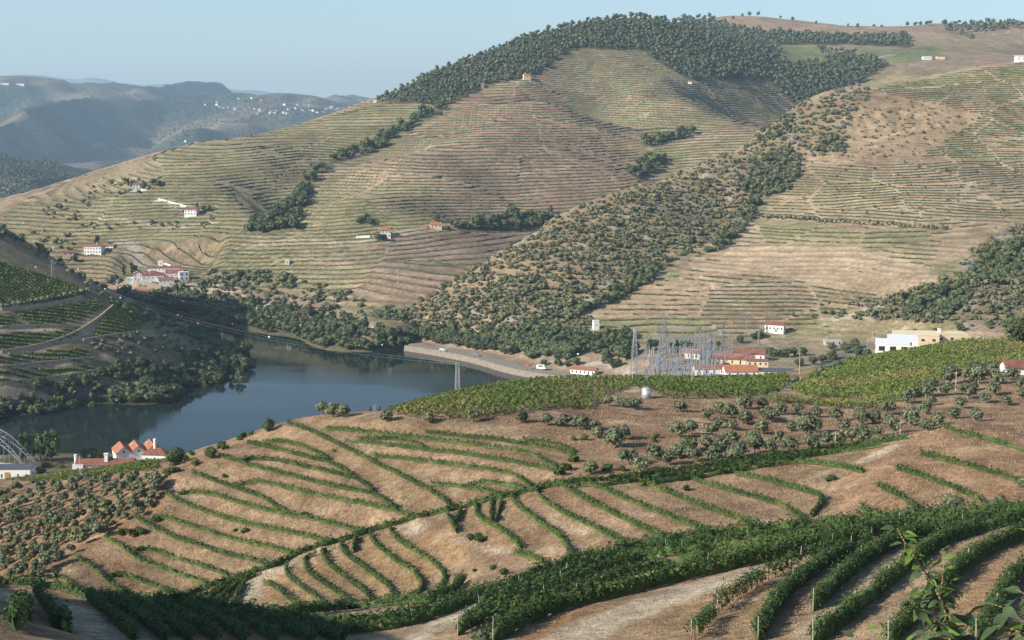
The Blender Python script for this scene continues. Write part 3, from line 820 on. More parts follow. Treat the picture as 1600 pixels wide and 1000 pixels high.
omask = (~forest_m & ~gully_m & (O.Z0 > 14) & (O.Y < 2060)).astype(float)
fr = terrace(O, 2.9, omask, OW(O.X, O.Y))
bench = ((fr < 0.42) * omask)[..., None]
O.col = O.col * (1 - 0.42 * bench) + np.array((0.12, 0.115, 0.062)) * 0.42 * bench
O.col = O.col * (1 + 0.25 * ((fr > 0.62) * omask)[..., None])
for pts, w, c in [([(440,640)], 1, GREY)][:0] + [
    ([(400,382),(470,376),(540,382),(590,372),(640,362),(690,354),(760,344),(850,336)], 6, (0.42,0.33,0.24)), ([(470,402),(520,412),(600,426),(640,432)], 5, (0.38,0.29,0.2)),
    ([(160,340),(220,350),(280,356),(330,350)], 6, (0.44,0.38,0.3)), ([(175,377),(200,380),(215,392),(245,402),(255,412)], 7, (0.36,0.33,0.29)), ([(300,440),(340,450),(380,462)], 7, (0.4,0.32,0.24)),
    ([(860,136),(930,145),(1010,158),(1090,172)], 6, (0.31,0.23,0.16)), ([(1098,128),(1106,146),(1118,160),(1138,172)], 7, (0.42,0.32,0.22)), ([(1112,150),(1130,140),(1160,137),(1200,133)], 5, (0.38,0.3,0.2)), ([(880,262),(800,272)], 5, (0.38,0.29,0.21)),
    ([(245,312),(270,318),(292,325)], 6, (0.46,0.4,0.32)), ([(265,420),(300,440),(330,455),(370,465),(440,480),(520,500),(600,515)], 7, (0.42,0.34,0.25)), ([(1300,78),(1290,85),(1310,100)], 6, (0.4,0.33,0.22)), ([(1370,92),(1390,86)], 8, (0.45,0.38,0.28))]:
    p = pixpath(O, pts)
    if len(p) > 1: lane(O, p, w, c, 0.85)
# levelled ground under the winery
WIN = O.cast([242], [441])[0]
dx = O.X - WIN[0]; dy = O.Y - WIN[1]
w = np.clip((48 - np.abs(dx)) / 12, 0, 1) * np.clip((dy + 14) / 8, 0, 1) * np.clip((62 - dy) / 14, 0, 1)
O.Z = O.Z * (1 - w) + np.clip(O.Z, None, WIN[2] + 0.20 * np.maximum(dy, 0)) * w
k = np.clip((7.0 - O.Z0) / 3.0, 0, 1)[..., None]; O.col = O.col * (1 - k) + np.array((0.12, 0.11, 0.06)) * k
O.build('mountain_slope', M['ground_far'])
def oh_keep(x, y):
    r = 0.5 + 0.7 * fbm(x / 20, y / 6, 2)
    px, py = project(x, y, O.z(x, y, True))
    ok = ~inpoly(px, py, FOREST)
    for q in GULLY: ok &= ~inpoly(px, py, q)
    dens = 0.6 + 0.5 * plot_cells(x, y, 120.0, 5)[2] + 0.4 * fbm(x / 60, y / 60, 3)
    for q in GREENISH: dens += 0.35 * inpoly(px, py, q)
    return ok & (r < dens) & (O.z(x, y, True) > 14) & (px > -150) & (px < 1750)
v, f = contour_hedges(O, 2.9, OW, oh_keep, 3.0, -470, 520, 1.05, 1.25, (1010, 2050))
tag(link('terraced_vines', mesh('terraced_vines', v, f, M['vine_far'])), 'thin green rows of vines lining the terraces of the big mountain slope', 'vines', kind='stuff')
print('OH hedges', len(f))

S_RH = Sheet(F_RH, np.r_[np.arange(625, 1300, 2.6), np.linspace(1304, 1900, 120)], np.r_[np.arange(-140, 560, 3.1), np.linspace(565, 950, 50)])
R = S_RH
SCRUB = [(560,492),(640,470),(700,430),(780,392),(850,350),(950,298),(1000,283),(1060,262),(1150,238),(1168,200),(1240,165),(1335,130),(1360,132),(1360,152),(1330,178),(1322,240),(1252,246),(1256,272),(1230,300),(1190,310),(1175,348),(1130,388),(1085,402),(1050,410),(1030,422),(1010,445),(960,472),(900,490),(930,502),(900,545),(760,540),(640,530)]
SCRUB_R = [(1488,432),(1530,384),(1560,362),(1610,350),(1610,520),(1480,506),(1400,502),(1330,500),(1350,480),(1400,462),(1450,446)]
nn = fbm(R.X / 70, R.Y / 70)[..., None] * 0.5 + 0.5
R.col = np.array((0.30, 0.215, 0.14)) * (1 - nn) + np.array((0.33, 0.25, 0.16)) * nn
rpx, rpy = R.pix()
pid = plot_cells(R.X, R.Y, 62.0, 6)
TONES_R = np.array([(0.33,0.245,0.155),(0.31,0.215,0.14),(0.26,0.235,0.115),(0.36,0.275,0.18),(0.235,0.225,0.105),(0.29,0.21,0.14)])
R.col = R.col * 0.35 + TONES_R[(pid[2] * 5.99).astype(int)] * 0.65
paint(R, [(1080,414),(1130,396),(1200,383),(1330,385),(1420,405),(1462,430),(1440,452),(1380,464),(1300,448),(1200,428),(1110,430)], (0.44,0.33,0.215), 0.85, 3, 20)
paint(R, [(1320,140),(1400,150),(1530,170),(1520,215),(1440,240),(1400,262),(1260,262),(1330,240)], (0.33,0.225,0.14), 0.7, 4, 30)
paint(R, [(1180,255),(1340,250),(1600,250),(1600,365),(1480,355),(1190,345),(1200,300)], (0.34,0.25,0.165), 0.6, 3, 30)
scrub_m = paint(R, SCRUB, (0.275, 0.205, 0.12), 0.85, 4, 20) | paint(R, SCRUB_R, (0.22, 0.17, 0.10), 0.8, 4, 20)
low_m = R.Z0 < 15
R.col[low_m] = R.col[low_m] * 0.5 + np.array((0.30, 0.24, 0.17)) * 0.5
RW = lambda X, Y: 4.0 * fbm(X / 130, Y / 130, 2) + 0.5 * fbm(X / 30, Y / 30, 2) + plot_tilt(X, Y, 62.0, 6, 0.05)
rmask = (~scrub_m & (R.Z0 > 15)).astype(float)
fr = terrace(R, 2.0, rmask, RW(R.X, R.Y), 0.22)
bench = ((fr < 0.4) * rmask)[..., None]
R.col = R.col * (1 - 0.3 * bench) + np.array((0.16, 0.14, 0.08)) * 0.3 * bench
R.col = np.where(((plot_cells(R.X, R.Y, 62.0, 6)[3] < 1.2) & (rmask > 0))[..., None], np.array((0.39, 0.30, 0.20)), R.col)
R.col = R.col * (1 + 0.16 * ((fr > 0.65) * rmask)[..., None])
# small crags of the scrub spur
crag = np.clip(fbm(R.X / 13, R.Y / 13, 4) - 0.16, 0, 1) * scrub_m
R.Z += 4.0 * crag
R.col = np.where((crag > 0.10)[..., None], np.array((0.28, 0.245, 0.205)), R.col)
for pts, w, c in [([(1180,340),(1300,345),(1420,352),(1480,358)], 5, (0.40,0.31,0.21)), ([(1080,412),(1100,428),(1115,448),(1140,475),(1190,500)], 3, (0.45,0.35,0.25)), ([(1190,380),(1300,372),(1400,392),(1450,412)], 3, (0.42,0.32,0.21)),
    ([(1300,500),(1370,482),(1400,470)], 5, (0.42,0.36,0.28)), ([(1195,505),(1185,520),(1195,535),(1215,545)], 4, (0.46,0.37,0.27)), ([(900,556),(960,562),(1000,575)], 5, (0.42,0.37,0.3)),
    ([(1390,300),(1395,270),(1402,255)], 3, (0.44,0.34,0.24)), ([(1330,340),(1340,310),(1345,262)], 3, (0.44,0.34,0.24)), ([(1480,345),(1500,310),(1520,280)], 3, (0.44,0.34,0.24)), ([(640,512),(720,520),(800,530)], 4, (0.40,0.31,0.22)), ([(1130,548),(1200,535),(1300,530)], 3, (0.4,0.33,0.24)),
    ([(1240,600),(1300,560),(1360,535)], 5, GREY)]:
    p = pixpath(R, pts)
    if len(p) > 1: lane(R, p, w, c, 0.85)
# level ground along the quay, deep water in front of it
QUAY = smooth_path(np.array([PZ(a, b, 2.8) for a, b in [(632,541),(660,545),(700,552),(745,561),(790,575),(830,583),(880,590),(930,600)]]), 2)
qt = np.gradient(QUAY[:, :2], axis=0); qt /= np.linalg.norm(qt, axis=1, keepdims=True)
QL = np.stack([-qt[:, 1], qt[:, 0]], 1)
if QL[0, 1] < 0: QL = -QL
m = (R.X > QUAY[:, 0].min() - 40) & (R.X < QUAY[:, 0].max() + 30) & (R.Y > QUAY[:, 1].min() - 80) & (R.Y < QUAY[:, 1].max() + 60)
D2 = (R.X[m][:, None] - QUAY[None, :, 0]) ** 2 + (R.Y[m][:, None] - QUAY[None, :, 1]) ** 2
k = D2.argmin(1); dd = np.sqrt(D2[np.arange(len(k)), k])
sg = (R.X[m] - QUAY[k, 0]) * QL[k, 0] + (R.Y[m] - QUAY[k, 1]) * QL[k, 1]
zz = R.Z[m].copy()
w = np.clip((46 - sg) / 24, 0, 1) * (sg > 0) * (dd < 60) * np.clip((60 - np.abs(dd - np.abs(sg))) / 20, 0, 1)
zz = zz * (1 - w) + np.minimum(zz, 2.5) * w
zz = np.where((sg <= 1.0) & (dd < 70), np.minimum(zz, -3.0), zz)
R.Z[m] = zz
cc = R.col[m]; road = ((sg > 0) & (sg < 14) & (dd < 30))[:, None]
R.col[m] = np.where(road, np.array((0.24, 0.215, 0.185)), cc)
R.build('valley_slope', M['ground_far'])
R_FIELDS = [([(1090,395),(1190,355),(1480,362),(1450,420),(1330,384),(1200,382)], 0.75), ([(1200,262),(1600,250),(1600,360),(1190,342)], 0.8), ([(1360,140),(1600,95),(1600,250),(1440,245),(1540,180)], 0.85), ([(930,500),(1080,415),(1110,430),(1200,430),(1300,450),(1390,465),(1300,500),(1180,530),(950,525)], 0.65)]
def rh_keep(x, y):
    r = 0.5 + 0.7 * fbm(x / 16, y / 5, 2)
    px, py = project(x, y, R.z(x, y, True))
    ok = ~inpoly(px, py, SCRUB) & ~inpoly(px, py, SCRUB_R)
    dens = np.full(len(x), 0.06)
    for q, d in R_FIELDS: dens = np.where(inpoly(px, py, q), d + 0.15 + 0.35 * fbm(x / 50, y / 50, 3) + 0.4 * (plot_cells(x, y, 62.0, 6)[2] - 0.5) - 1.0 * (plot_cells(x, y, 62.0, 6)[3] < 1.6), dens)
    return ok & (r < dens) & (R.z(x, y, True) > 15) & (px < 1800)
v, f = contour_hedges(R, 2.0, RW, rh_keep, 2.2, -60, 620, 0.95, 1.15, (790, 1560))
tag(link('terraced_vines', mesh('terraced_vines', v, f, M['vine_far'])), 'rows of vines lining the terraces of the right hand slope above the town', 'vines', kind='stuff')
print('RH hedges', len(f))

# ---- far ranges
def far_sheet(name, field, ys, u, c0, c1, sc):
    s = Sheet(field, ys, u)
    q = fbm(s.X / sc, s.Y / sc, 5)[..., None]
    k = np.clip(q * 2.6 + 0.5, 0, 1)
    s.col = np.array(c0) * (1 - k) + np.array(c1) * k
    return s
S_F1 = far_sheet('f1', F_FH1, np.linspace(2900, 4300, 70), np.linspace(-2400, -640, 90), (0.07, 0.085, 0.05), (0.11, 0.115, 0.065), 160)
S_F1.build('wooded_hill', M['ground_distant'])
S_F2 = far_sheet('f2', F_FH2, np.linspace(4700, 12500, 270), np.linspace(-5000, 1200, 270), (0.055, 0.08, 0.055), (0.17, 0.14, 0.095), 420)
S_F2.build('far_hills', M['ground_distant'])
S_F3 = far_sheet('f3', F_FH3, np.linspace(16500, 23500, 50), np.linspace(-10500, 7000, 200), (0.10, 0.11, 0.075), (0.26, 0.21, 0.15), 1700)
S_F3.build('distant_ridge', M['ground_distant'])
v = [(-30000, 2600, -12), (30000, 2600, -12), (30000, 60000, -12), (-30000, 60000, -12)]
tag(link('plain', mesh('plain', v, [(0, 1, 2, 3)], M['ground_distant'], col=np.full((4, 3), 0.15))), kind='structure')

# ---- river
xs = np.linspace(-2500, 2500, 40); ys = np.linspace(300, 3000, 30)
XX, YY = np.meshgrid(xs, ys)
i = np.arange(len(ys) - 1)[:, None] * len(xs) + np.arange(len(xs) - 1)[None, :]
f = np.stack([i, i + 1, i + len(xs) + 1, i + len(xs)], -1).reshape(-1, 4)
tag(link('river', mesh('river', np.stack([XX, YY, 0 * XX], -1), f, M['water'])), kind='structure')
# ------------------------------------------------------------------ plants
def leaf_quads(c, nrm, size, r):
    """one quad per leaf (or leaf cluster), facing roughly along nrm"""
    n = len(c)
    nrm = nrm / (np.linalg.norm(nrm, axis=1, keepdims=True) + 1e-9)
    a = np.cross(nrm, r.normal(size=(n, 3))); a /= np.linalg.norm(a, axis=1, keepdims=True) + 1e-9
    b = np.cross(nrm, a)
    s = (size * r.uniform(0.6, 1.3, n))[:, None] * 0.5
    q = r.uniform(0.6, 1.0, (n, 1))
    v = np.stack([c - a * s * 1.2, c - b * s * q, c + a * s * 1.2, c + b * s * q], 1)
    return v.reshape(-1, 3), (np.arange(n)[:, None] * 4 + np.arange(4))
def join(parts):
    V = []; F = []; b = 0
    for v, f in parts:
        V.append(v); F.append(np.asarray(f) + b); b += len(v)
    return np.concatenate(V), np.concatenate(F)
def hedge(p, H, W, leaf, dens, seed, gap=0.0, low=0.12):
    """a trained row of vines: leaves round a ragged core"""
    r = np.random.default_rng(seed)
    d = np.r_[0, np.cumsum(np.linalg.norm(np.diff(p[:, :2], axis=0), axis=1))]
    Ltot = d[-1]
    n = int(Ltot * dens)
    s = r.uniform(0, Ltot, n)
    if gap:
        s = s[fbm(s / 2.2 + seed * 3.1, s * 0 + seed, 2) > (gap * 1.3 - 0.75)]
    n = len(s)
    c = np.stack([np.interp(s, d, p[:, k]) for k in range(3)], 1)
    e = 0.3
    t = np.stack([np.interp(np.minimum(s + e, Ltot), d, p[:, k]) - np.interp(np.maximum(s - e, 0), d, p[:, k]) for k in range(2)], 1)
    t /= np.linalg.norm(t, axis=1, keepdims=True) + 1e-9
    lat = np.stack([-t[:, 1], t[:, 0], 0 * s], 1)
    bump = (1 + 0.32 * fbm(s / 0.8 + seed, s * 0 + 5.5, 3)) * (1 + 0.35 * (r.random(n) < 0.04))
    bump = bump * (0.84 + 0.2 * np.cos(2 * math.pi * s / 1.15 + 2 * fbm(s / 5, s * 0 + seed, 2)))
    th = r.uniform(-0.35, math.pi + 0.35, n)
    rad = r.uniform(0.6, 1.15, n)
    yl = W / 2 * np.cos(th) * rad * bump
    zz = H * (low + (1 - low) * (0.5 + 0.5 * np.sin(th) * rad) * bump)
    c = c + lat * yl[:, None]; c[:, 2] += zz
    nr = lat * np.cos(th)[:, None]; nr[:, 2] += np.sin(th) * 0.9 + 0.25
    nr = nr + r.normal(0, 0.45, (n, 3))
    lv, lf = leaf_quads(c, nr, np.full(n, leaf), r)
    # core
    if gap < 0.3:
        m = len(p)
        tt = np.gradient(p[:, :2], axis=0); tt /= np.linalg.norm(tt, axis=1, keepdims=True) + 1e-9
        la = np.stack([-tt[:, 1], tt[:, 0]], 1)
        hb = H * (0.75 + 0.18 * r.normal(size=m)); wb = W * 0.22 * (1 + 0.25 * r.normal(size=m))
        hb[[0, -1]] = H * 0.15; wb[[0, -1]] *= 0.15
        cv = np.zeros((m, 4, 3))
        for k, (sx, hz) in enumerate(((-1, low), (-0.8, 0.8), (0.8, 0.8), (1, low))):
            cv[:, k, :2] = p[:, :2] + la * (wb * sx)[:, None]
            cv[:, k, 2] = p[:, 2] + hb * hz
        b = np.arange(m - 1)[:, None] * 4
        cf = np.concatenate([b + np.array([k, k + 1, k + 5, k + 4]) for k in range(3)])
        return join([(lv, lf), (cv.reshape(-1, 3), cf)])
    return lv, lf
def crown(r, R, flat, nl, leaf, lobes=7, core=0.62, spread=0.55, up=0.3, cone=0.0, core_all=True):
    """an uneven crown: leaves over several lobes, gaps between them"""
    C = r.normal(size=(lobes, 3)); C /= np.linalg.norm(C, axis=1, keepdims=True)
    C *= r.uniform(0.35, 1.0, (lobes, 1)) * spread * R
    C[:, 2] *= flat
    lr = R * r.uniform(0.42, 0.62, lobes)
    if cone:
        lr *= 1 - cone * (C[:, 2] / (R * flat * spread) * 0.5 + 0.5)
    k = r.integers(0, lobes, nl)
    d = r.normal(size=(nl, 3)); d /= np.linalg.norm(d, axis=1, keepdims=True)
    rad = lr[k] * r.uniform(0.75, 1.1, nl)
    c = C[k] + d * rad[:, None] * np.array([1, 1, 0.85 * max(flat, 0.7)])
    keep = np.ones(nl, bool)
    nr = d + r.normal(0, 0.4, (nl, 3)); nr[:, 2] += up
    lv, lf = leaf_quads(c[keep], nr[keep], np.full(keep.sum(), leaf), r)
    parts = [(lv, lf)]
    if core:
        for q in range(lobes if core_all else 1):
            cv, cf = ICO
            if not core_all:
                parts.append((cv * R * 0.72 * np.array([1, 1, max(flat, 0.7)]) * r.uniform(0.8, 1.1, (len(cv), 1)), cf)); break
            parts.append((C[q] + cv * lr[q] * core * np.array([1, 1, max(flat, 0.7)]) * r.uniform(0.85, 1.1, (len(cv), 1)), cf))
    return join(parts)
def _octa():
    v = np.array([(1,0,0),(0.5,0.87,0),(-0.5,0.87,0),(-1,0,0),(-0.5,-0.87,0),(0.5,-0.87,0)], float)
    top = v * 0.6; top[:, 2] = 0.75; bot = v * 0.6; bot[:, 2] = -0.75
    V = np.concatenate([bot, v, top]); F = []
    for ring in (0, 6):
        for i in range(6): F.append([ring + i, ring + (i + 1) % 6, ring + 6 + (i + 1) % 6, ring + 6 + i])
    F += [[0, 5, 4, 3], [0, 3, 2, 1], [12, 13, 14, 15], [12, 15, 16, 17]]
    return V, np.array(F)
ICO = _octa()
def trunk_mesh(r, h, r0, limbs, reach):
    mb = MB()
    a = np.array([0, 0, -0.25]); b = np.array([r.normal(0, 0.06) * h, r.normal(0, 0.06) * h, h * 0.55])
    mb.tube([a, (a + b) / 2 + r.normal(0, 0.03, 3) * h, b], [r0 * 1.25, r0, r0 * 0.8], 6)
    for k in range(limbs):
        t = 2 * math.pi * (k + r.uniform(0, 0.5)) / limbs
        e = b + np.array([math.cos(t) * reach, math.sin(t) * reach, h * r.uniform(0.35, 0.6)])
        mb.tube([b - np.array([0, 0, 0.05 * h]), (b + e) / 2 + np.array([0, 0, 0.06 * h]), e], [r0 * 0.6, r0 * 0.42, r0 * 0.2], 5)
    return mb
class Kind:
    """a few model trees of one kind, copied wherever one stands"""
    def __init__(self, name, cat, mat, barkmat, variants, H, R, flat, nl, leaf, lobes=7, trunk=True, cone=0.0, spread=0.55, seed=1, core=0.62, trunkh=0.45, core_all=True):
        self.name = name; self.cat = cat
        self.v = []
        for q in range(variants):
            r = np.random.default_rng(seed * 100 + q)
            v, f = crown(r, R, flat, nl, leaf, lobes, core, spread, 0.3, cone, core_all)
            v = v + np.array([0, 0, H - R * flat * 0.95])
            cm = mesh('crown', v, f, mat)
            tm = None
            if trunk:
                mb = trunk_mesh(r, H * trunkh * 1.3, R * 0.09, 3, R * 0.35)
                tm = mesh('trunk', mb.v, mb.f, barkmat)
            self.v.append((cm, tm, v, f))
        self.k = 0
    def put(self, loc, s, label, group, parts=True, rz=None, sz=None, q=None):
        self.k += 1
        cm, tm, _, _ = self.v[(self.k * 7 + self.k // 3) % len(self.v)] if q is None else self.v[q]
        rz = random.uniform(0, 6.28) if rz is None else rz
        sc = (s * random.uniform(0.9, 1.1), s * random.uniform(0.9, 1.1), (sz or s) * random.uniform(0.92, 1.08))
        if parts and tm is not None:
            e = empty(self.name, loc, rz, label, self.cat, group); e.scale = sc
            link('trunk', tm, e); link('crown', cm, e)
        else:
            e = link(self.name, cm, None, loc); e.rotation_euler = (0, 0, rz); e.scale = sc
            tag(e, label, self.cat, group)
        return e
    def mass(self, pos, scl, seed=3, szr=1.0):
        r = np.random.default_rng(seed)
        parts = []
        pos = np.asarray(pos)
        for q in range(len(self.v)):
            _, _, v, f = self.v[q]
            idx = np.arange(q, len(pos), len(self.v))
            for i in idx:
                t = r.uniform(0, 6.28); c, s = math.cos(t), math.sin(t)
                k = scl[i]
                ax, ay = r.uniform(0.75, 1.35), r.uniform(0.75, 1.35)
                w = np.stack([(v[:, 0] * c - v[:, 1] * s) * ax, (v[:, 0] * s + v[:, 1] * c) * ay, v[:, 2] * szr * r.uniform(0.85, 1.15)], 1) * k + pos[i]
                parts.append((w, f))
        return join(parts)

OLIVE = Kind('olive_tree', 'olive tree', M['olive'], M['olive_bark'], 6, 2.45, 1.5, 0.82, 460, 0.34, 9, True, 0, 0.6, 1, 0.6, 0.4)
OLIVE_S = Kind('olive_tree', 'olive tree', M['olive'], M['olive_bark'], 5, 2.1, 1.15, 0.8, 240, 0.34, 6, False, 0, 0.55, 2)
OLIVE_D = Kind('olive_tree', 'olive tree', M['scrub'], M['olive_bark'], 4, 3.6, 2.1, 0.75, 110, 0.9, 5, False, 0, 0.5, 3, core_all=False)
BUSH = Kind('shrub', 'shrub', M['scrub'], M['bark'], 7, 2.6, 2.2, 0.62, 38, 1.4, 6, False, 0, 0.7, 4, core_all=False)
BROAD = Kind('broadleaf_tree', 'tree', M['broadleaf'], M['bark'], 6, 7.7, 4.2, 0.95, 460, 1.0, 10, True, 0, 0.62, 5, 0.66, 0.3)
BROAD_F = Kind('broadleaf_tree', 'tree', M['broadleaf'], M['bark'], 5, 7.5, 4.2, 0.85, 70, 2.1, 7, False, 0, 0.65, 6, core_all=False)
POPLAR = Kind('poplar_tree', 'tree', M['poplar'], M['bark'], 3, 13.0, 3.4, 1.75, 700, 0.75, 13, True, 0.3, 0.7, 7, 0.6, 0.3)
PINE = Kind('pine_tree', 'tree', M['pine'], M['bark'], 7, 9.0, 3.6, 1.05, 26, 2.9, 5, False, 0.3, 0.7, 8, 0.7, core_all=False)
CYPRESS = Kind('cypress_tree', 'tree', M['cypress'], M['bark'], 2, 11.0, 2.0, 2.6, 260, 0.8, 11, False, 0.5, 0.85, 9, 0.7)
DENSE = Kind('broadleaf_tree', 'tree', M['broadleaf'], M['bark'], 3, 6.6, 4.0, 0.88, 1300, 0.5, 13, True, 0, 0.62, 15, 0.66, 0.25)
NEARBUSH = Kind('shrub', 'shrub', M['olive'], M['bark'], 3, 1.5, 1.3, 0.7, 900, 0.13, 9, False, 0, 0.6, 10, 0.6)
GREENBUSH = Kind('shrub', 'shrub', M['vine'], M['bark'], 3, 1.2, 1.0, 0.75, 240, 0.26, 6, False, 0, 0.6, 11, 0.6)

ORD = ['first','second','third','fourth','fifth','sixth','seventh','eighth','ninth','tenth','eleventh','twelfth','thirteenth','fourteenth','fifteenth','sixteenth','seventeenth','eighteenth','nineteenth','twentieth','twenty-first','twenty-second']
def vine_rows(rows, off, H, W, leaf, dens, mat, labels, group, seed, gap=None, posts=0.0, trunks=False, sh=None, low=0.12, step=0.6):
    sh = sh or S_FG
    out = []
    for i, r in enumerate(rows):
        p = pixpath(sh, r, off, step, 2)
        if len(p) < 2: print('row lost', seed, i); continue
        p[:, 2] = sh.z(p[:, 0], p[:, 1])
        g = max(gap[i] if gap else 0.0, 0.1)
        o0 = p[0].copy()
        v, f = hedge(p - o0, H, W, leaf, dens, seed * 50 + i, g, low)
        me = mesh('foliage', v, f, mat)
        lab = labels[i] if isinstance(labels, list) else labels % ORD[i]
        if posts or trunks:
            e = empty('vine_row', tuple(o0), 0, lab, 'vine row', group)
            link('foliage', me, e)
            if posts:
                rr = np.random.default_rng(seed * 9 + i)
                pm = MB().bar((0, 0, -0.3), (0.02, 0.01, H * 1.08), 0.036, 0.03, 5)
                pme = mesh('post', pm.v, pm.f, M['post'])
                q = resample(p - o0, posts)
                for c in q:
                    po = link('post', pme, e, tuple(c)); po.rotation_euler = (rr.normal(0, 0.05), rr.normal(0, 0.05), 0)
            if trunks:
                tm = MB(); rr = np.random.default_rng(seed * 13 + i)
                for c in resample(p - o0, 1.4):
                    j = rr.normal(0, 0.07, 2)
                    tm.tube([(c[0], c[1], c[2] - 0.1), (c[0] + j[0], c[1] + j[1], c[2] + 0.3), (c[0] - j[0], c[1] + j[1], c[2] + H * 0.6)], [0.05, 0.04, 0.025], 4)
                tag(tm.build('vine_stems', M['vine_wood'], e), kind='stuff')
        else:
            e = link('vine_row', me, None, tuple(o0)); tag(e, lab, 'vine row', group)
        out.append(e)
    return out

vine_rows(ROWS_LEFT, 4.5, 0.95, 0.52, 0.22, 54, M['vine'], 'dense green vine row on the left terraces, %s from the top of the spur', 'vine rows of the left terraces', 21)
vine_rows(ROWS_UPPER, 4.0, 0.9, 0.5, 0.22, 52, M['vine'], ['thin vine row highest on the upper terraces, below the line of olive trees', 'short curved vine row at the right end of the top upper terrace', 'long vine row starting at the crest of the upper terraces', 'long vine row second down from the crest on the upper terraces', 'vine row third down from the crest, curving down to the gully', 'low vine row at the bottom of the upper terraces, above the diagonal row', 'short arched vine row just above the lowest one of the upper terraces', 'faint sparse vine row between two long rows of the upper terraces'], 'vine rows of the upper terraces', 22, [0.15,0,0,0,0,0,0,0.2])
vine_rows(ROWS_NEAR, 4.5, 1.02, 0.55, 0.22, 58, M['vine'], 'bright green vine row stepping down the near terraces, %s from the left', 'vine rows of the near terraces', 23, [0]*11 + [0.2,0.25] + [0]*8)
vine_rows(ROWS_RIGHT, 4.5, 1.0, 0.6, 0.24, 48, M['vine'], ['uppermost vine row on the red bank at the right edge', 'second vine row down on the red bank at the right', 'third vine row down on the red bank, starting at the dirt track', 'short curving vine row low on the red bank beside the dirt track', 'tiny clump of vine row at the foot of the dirt track'], 'vine rows of the red bank', 24, [0.25,0.12,0.05,0,0])
vine_rows(ROWS_DIAG, 4.5, 1.1, 0.7, 0.24, 50, M['vine_near'], ['long dark vine row climbing diagonally between the two terraced slopes', 'leftmost of the fanned vine rows at the foot of the diagonal row', 'second of the fanned vine rows left of the pale track', 'third of the fanned vine rows left of the pale track', 'fanned vine row closest to the pale track', 'long vine row along the top of the green belt below the olive slope', 'middle vine row of the green belt below the olive slope', 'lower vine row of the green belt that ends by the red dirt track', 'short upper vine row of the green belt near the pale turning place'], 'vine rows of the diagonal belt', 25)

# belt of vines along the foot of the terraces and the rows on the camera's own slope
ROWS_BELT = [
 [(395,955),(460,956),(520,950),(580,944),(640,938),(670,938),(705,926),(722,906)],
 [(395,964),(470,968),(540,975),(600,966),(660,956),(720,936),(760,920),(800,911),(860,886),(920,868),(980,853),(1040,842),(1110,833),(1200,824),(1300,814),(1400,804),(1480,797)],
 [(420,972),(500,985),(570,984),(640,972),(690,956),(735,938),(780,922)],
 [(810,917),(860,898),(920,878),(980,862),(1050,850),(1130,841),(1220,833),(1320,822),(1420,812),(1520,803),(1610,794)],
 [(750,948),(800,924),(860,905),(920,884),(970,868),(1040,858)],
 [(722,974),(760,952),(810,932),(860,913),(920,896),(990,872),(1060,862),(1140,852),(1230,844),(1330,832)],
 [(715,988),(760,966),(810,946),(870,926),(940,908),(1000,888),(1080,876),(1160,866),(1250,854)],
 [(770,1002),(815,978),(850,962),(900,946),(960,932),(1010,920),(1060,907),(1120,894),(1160,884),(1240,866),(1330,845),(1420,826),(1520,814),(1610,806)]]
vine_rows(ROWS_BELT[:7], 6.0, 1.5, 1.1, 0.24, 62, M['vine_near'], ['vine row edging the foot of the near terraces above a sandy clearing', 'long vine row sweeping from the shaded hollow up along the foot of the terraces', 'short shaded vine row below the sandy clearing', 'vine row of the belt, second below the terraces, reaching the right edge', 'sparse vine row in the middle of the belt above the pale lane', 'vine row of the belt, third above the big hedge by the pale lane', 'vine row directly behind the big hedge by the pale lane'], 'vine rows of the lower belt', 26, [0,0,0,0.05,0.25,0.12,0.05], 15.0, False)
vine_rows(ROWS_BELT[7:], 2.0, 2.1, 1.5, 0.25, 130, M['vine_near'], ['tall overgrown vine hedge along the upper side of the pale lane'], 'vine rows of the lower belt', 27, [0.0], 14.0, False)
ROWS_CLOSE = [
 [(1080,1006),(1110,972),(1132,948),(1152,934),(1200,906),(1234,890),(1300,862)],
 [(1184,1002),(1206,962),(1226,934),(1250,914),(1288,886),(1312,874),(1360,852)],
 [(1270,955),(1286,940),(1310,916),(1350,880),(1390,858),(1420,842),(1470,832),(1530,818),(1610,802)],
 [(1270,1006),(1320,974),(1346,950),(1380,922),(1400,906),(1420,888),(1440,872),(1470,852),(1510,838),(1560,824),(1610,812)],
 [(1388,1010),(1420,978),(1450,948),(1482,916),(1500,896),(1520,878),(1550,860),(1610,836)],
 [(1525,1010),(1548,978),(1563,945),(1583,910),(1610,888)]]
vine_rows(ROWS_CLOSE, 1.0, 1.8, 1.2, 0.19, 175, M['vine_near'], ['gappy vine row with white posts right beside the pale lane', 'vine row casting a wide shadow, second from the pale lane', 'long vine row starting at a wooden end stake, third from the pale lane', 'vine row with a gap and a lone post, fourth from the pale lane', 'thick vine row passing behind the leafy sapling', 'lush vine row cut off by the right edge of the picture'], 'vine rows on the nearest slope', 28, [0.42,0.18,0.2,0.24,0.02,0.0], 8.0, True, None, 0.05, 0.4)
ROWS_SHADE = [
 [(-20,912),(40,910),(84,917),(120,928),(136,934)],
 [(134,930),(200,936),(280,944),(340,950),(400,956)],
 [(138,936),(160,954),(180,972),(200,990),(212,1004)],
 [(160,938),(190,950),(216,966),(250,992),(262,1004)],
 [(195,940),(240,960),(264,978),(300,1002)],
 [(240,945),(285,966),(320,988),(340,1004)],
 [(285,948),(330,968),(365,988),(385,1004)],
 [(330,952),(380,972),(415,990),(435,1004)],
 [(380,960),(430,978),(470,994),(490,1006)],
 [(440,972),(500,990),(540,1004)],
 [(58,930),(70,945),(84,965),(96,982)],
 [(45,952),(36,965),(24,985)]]
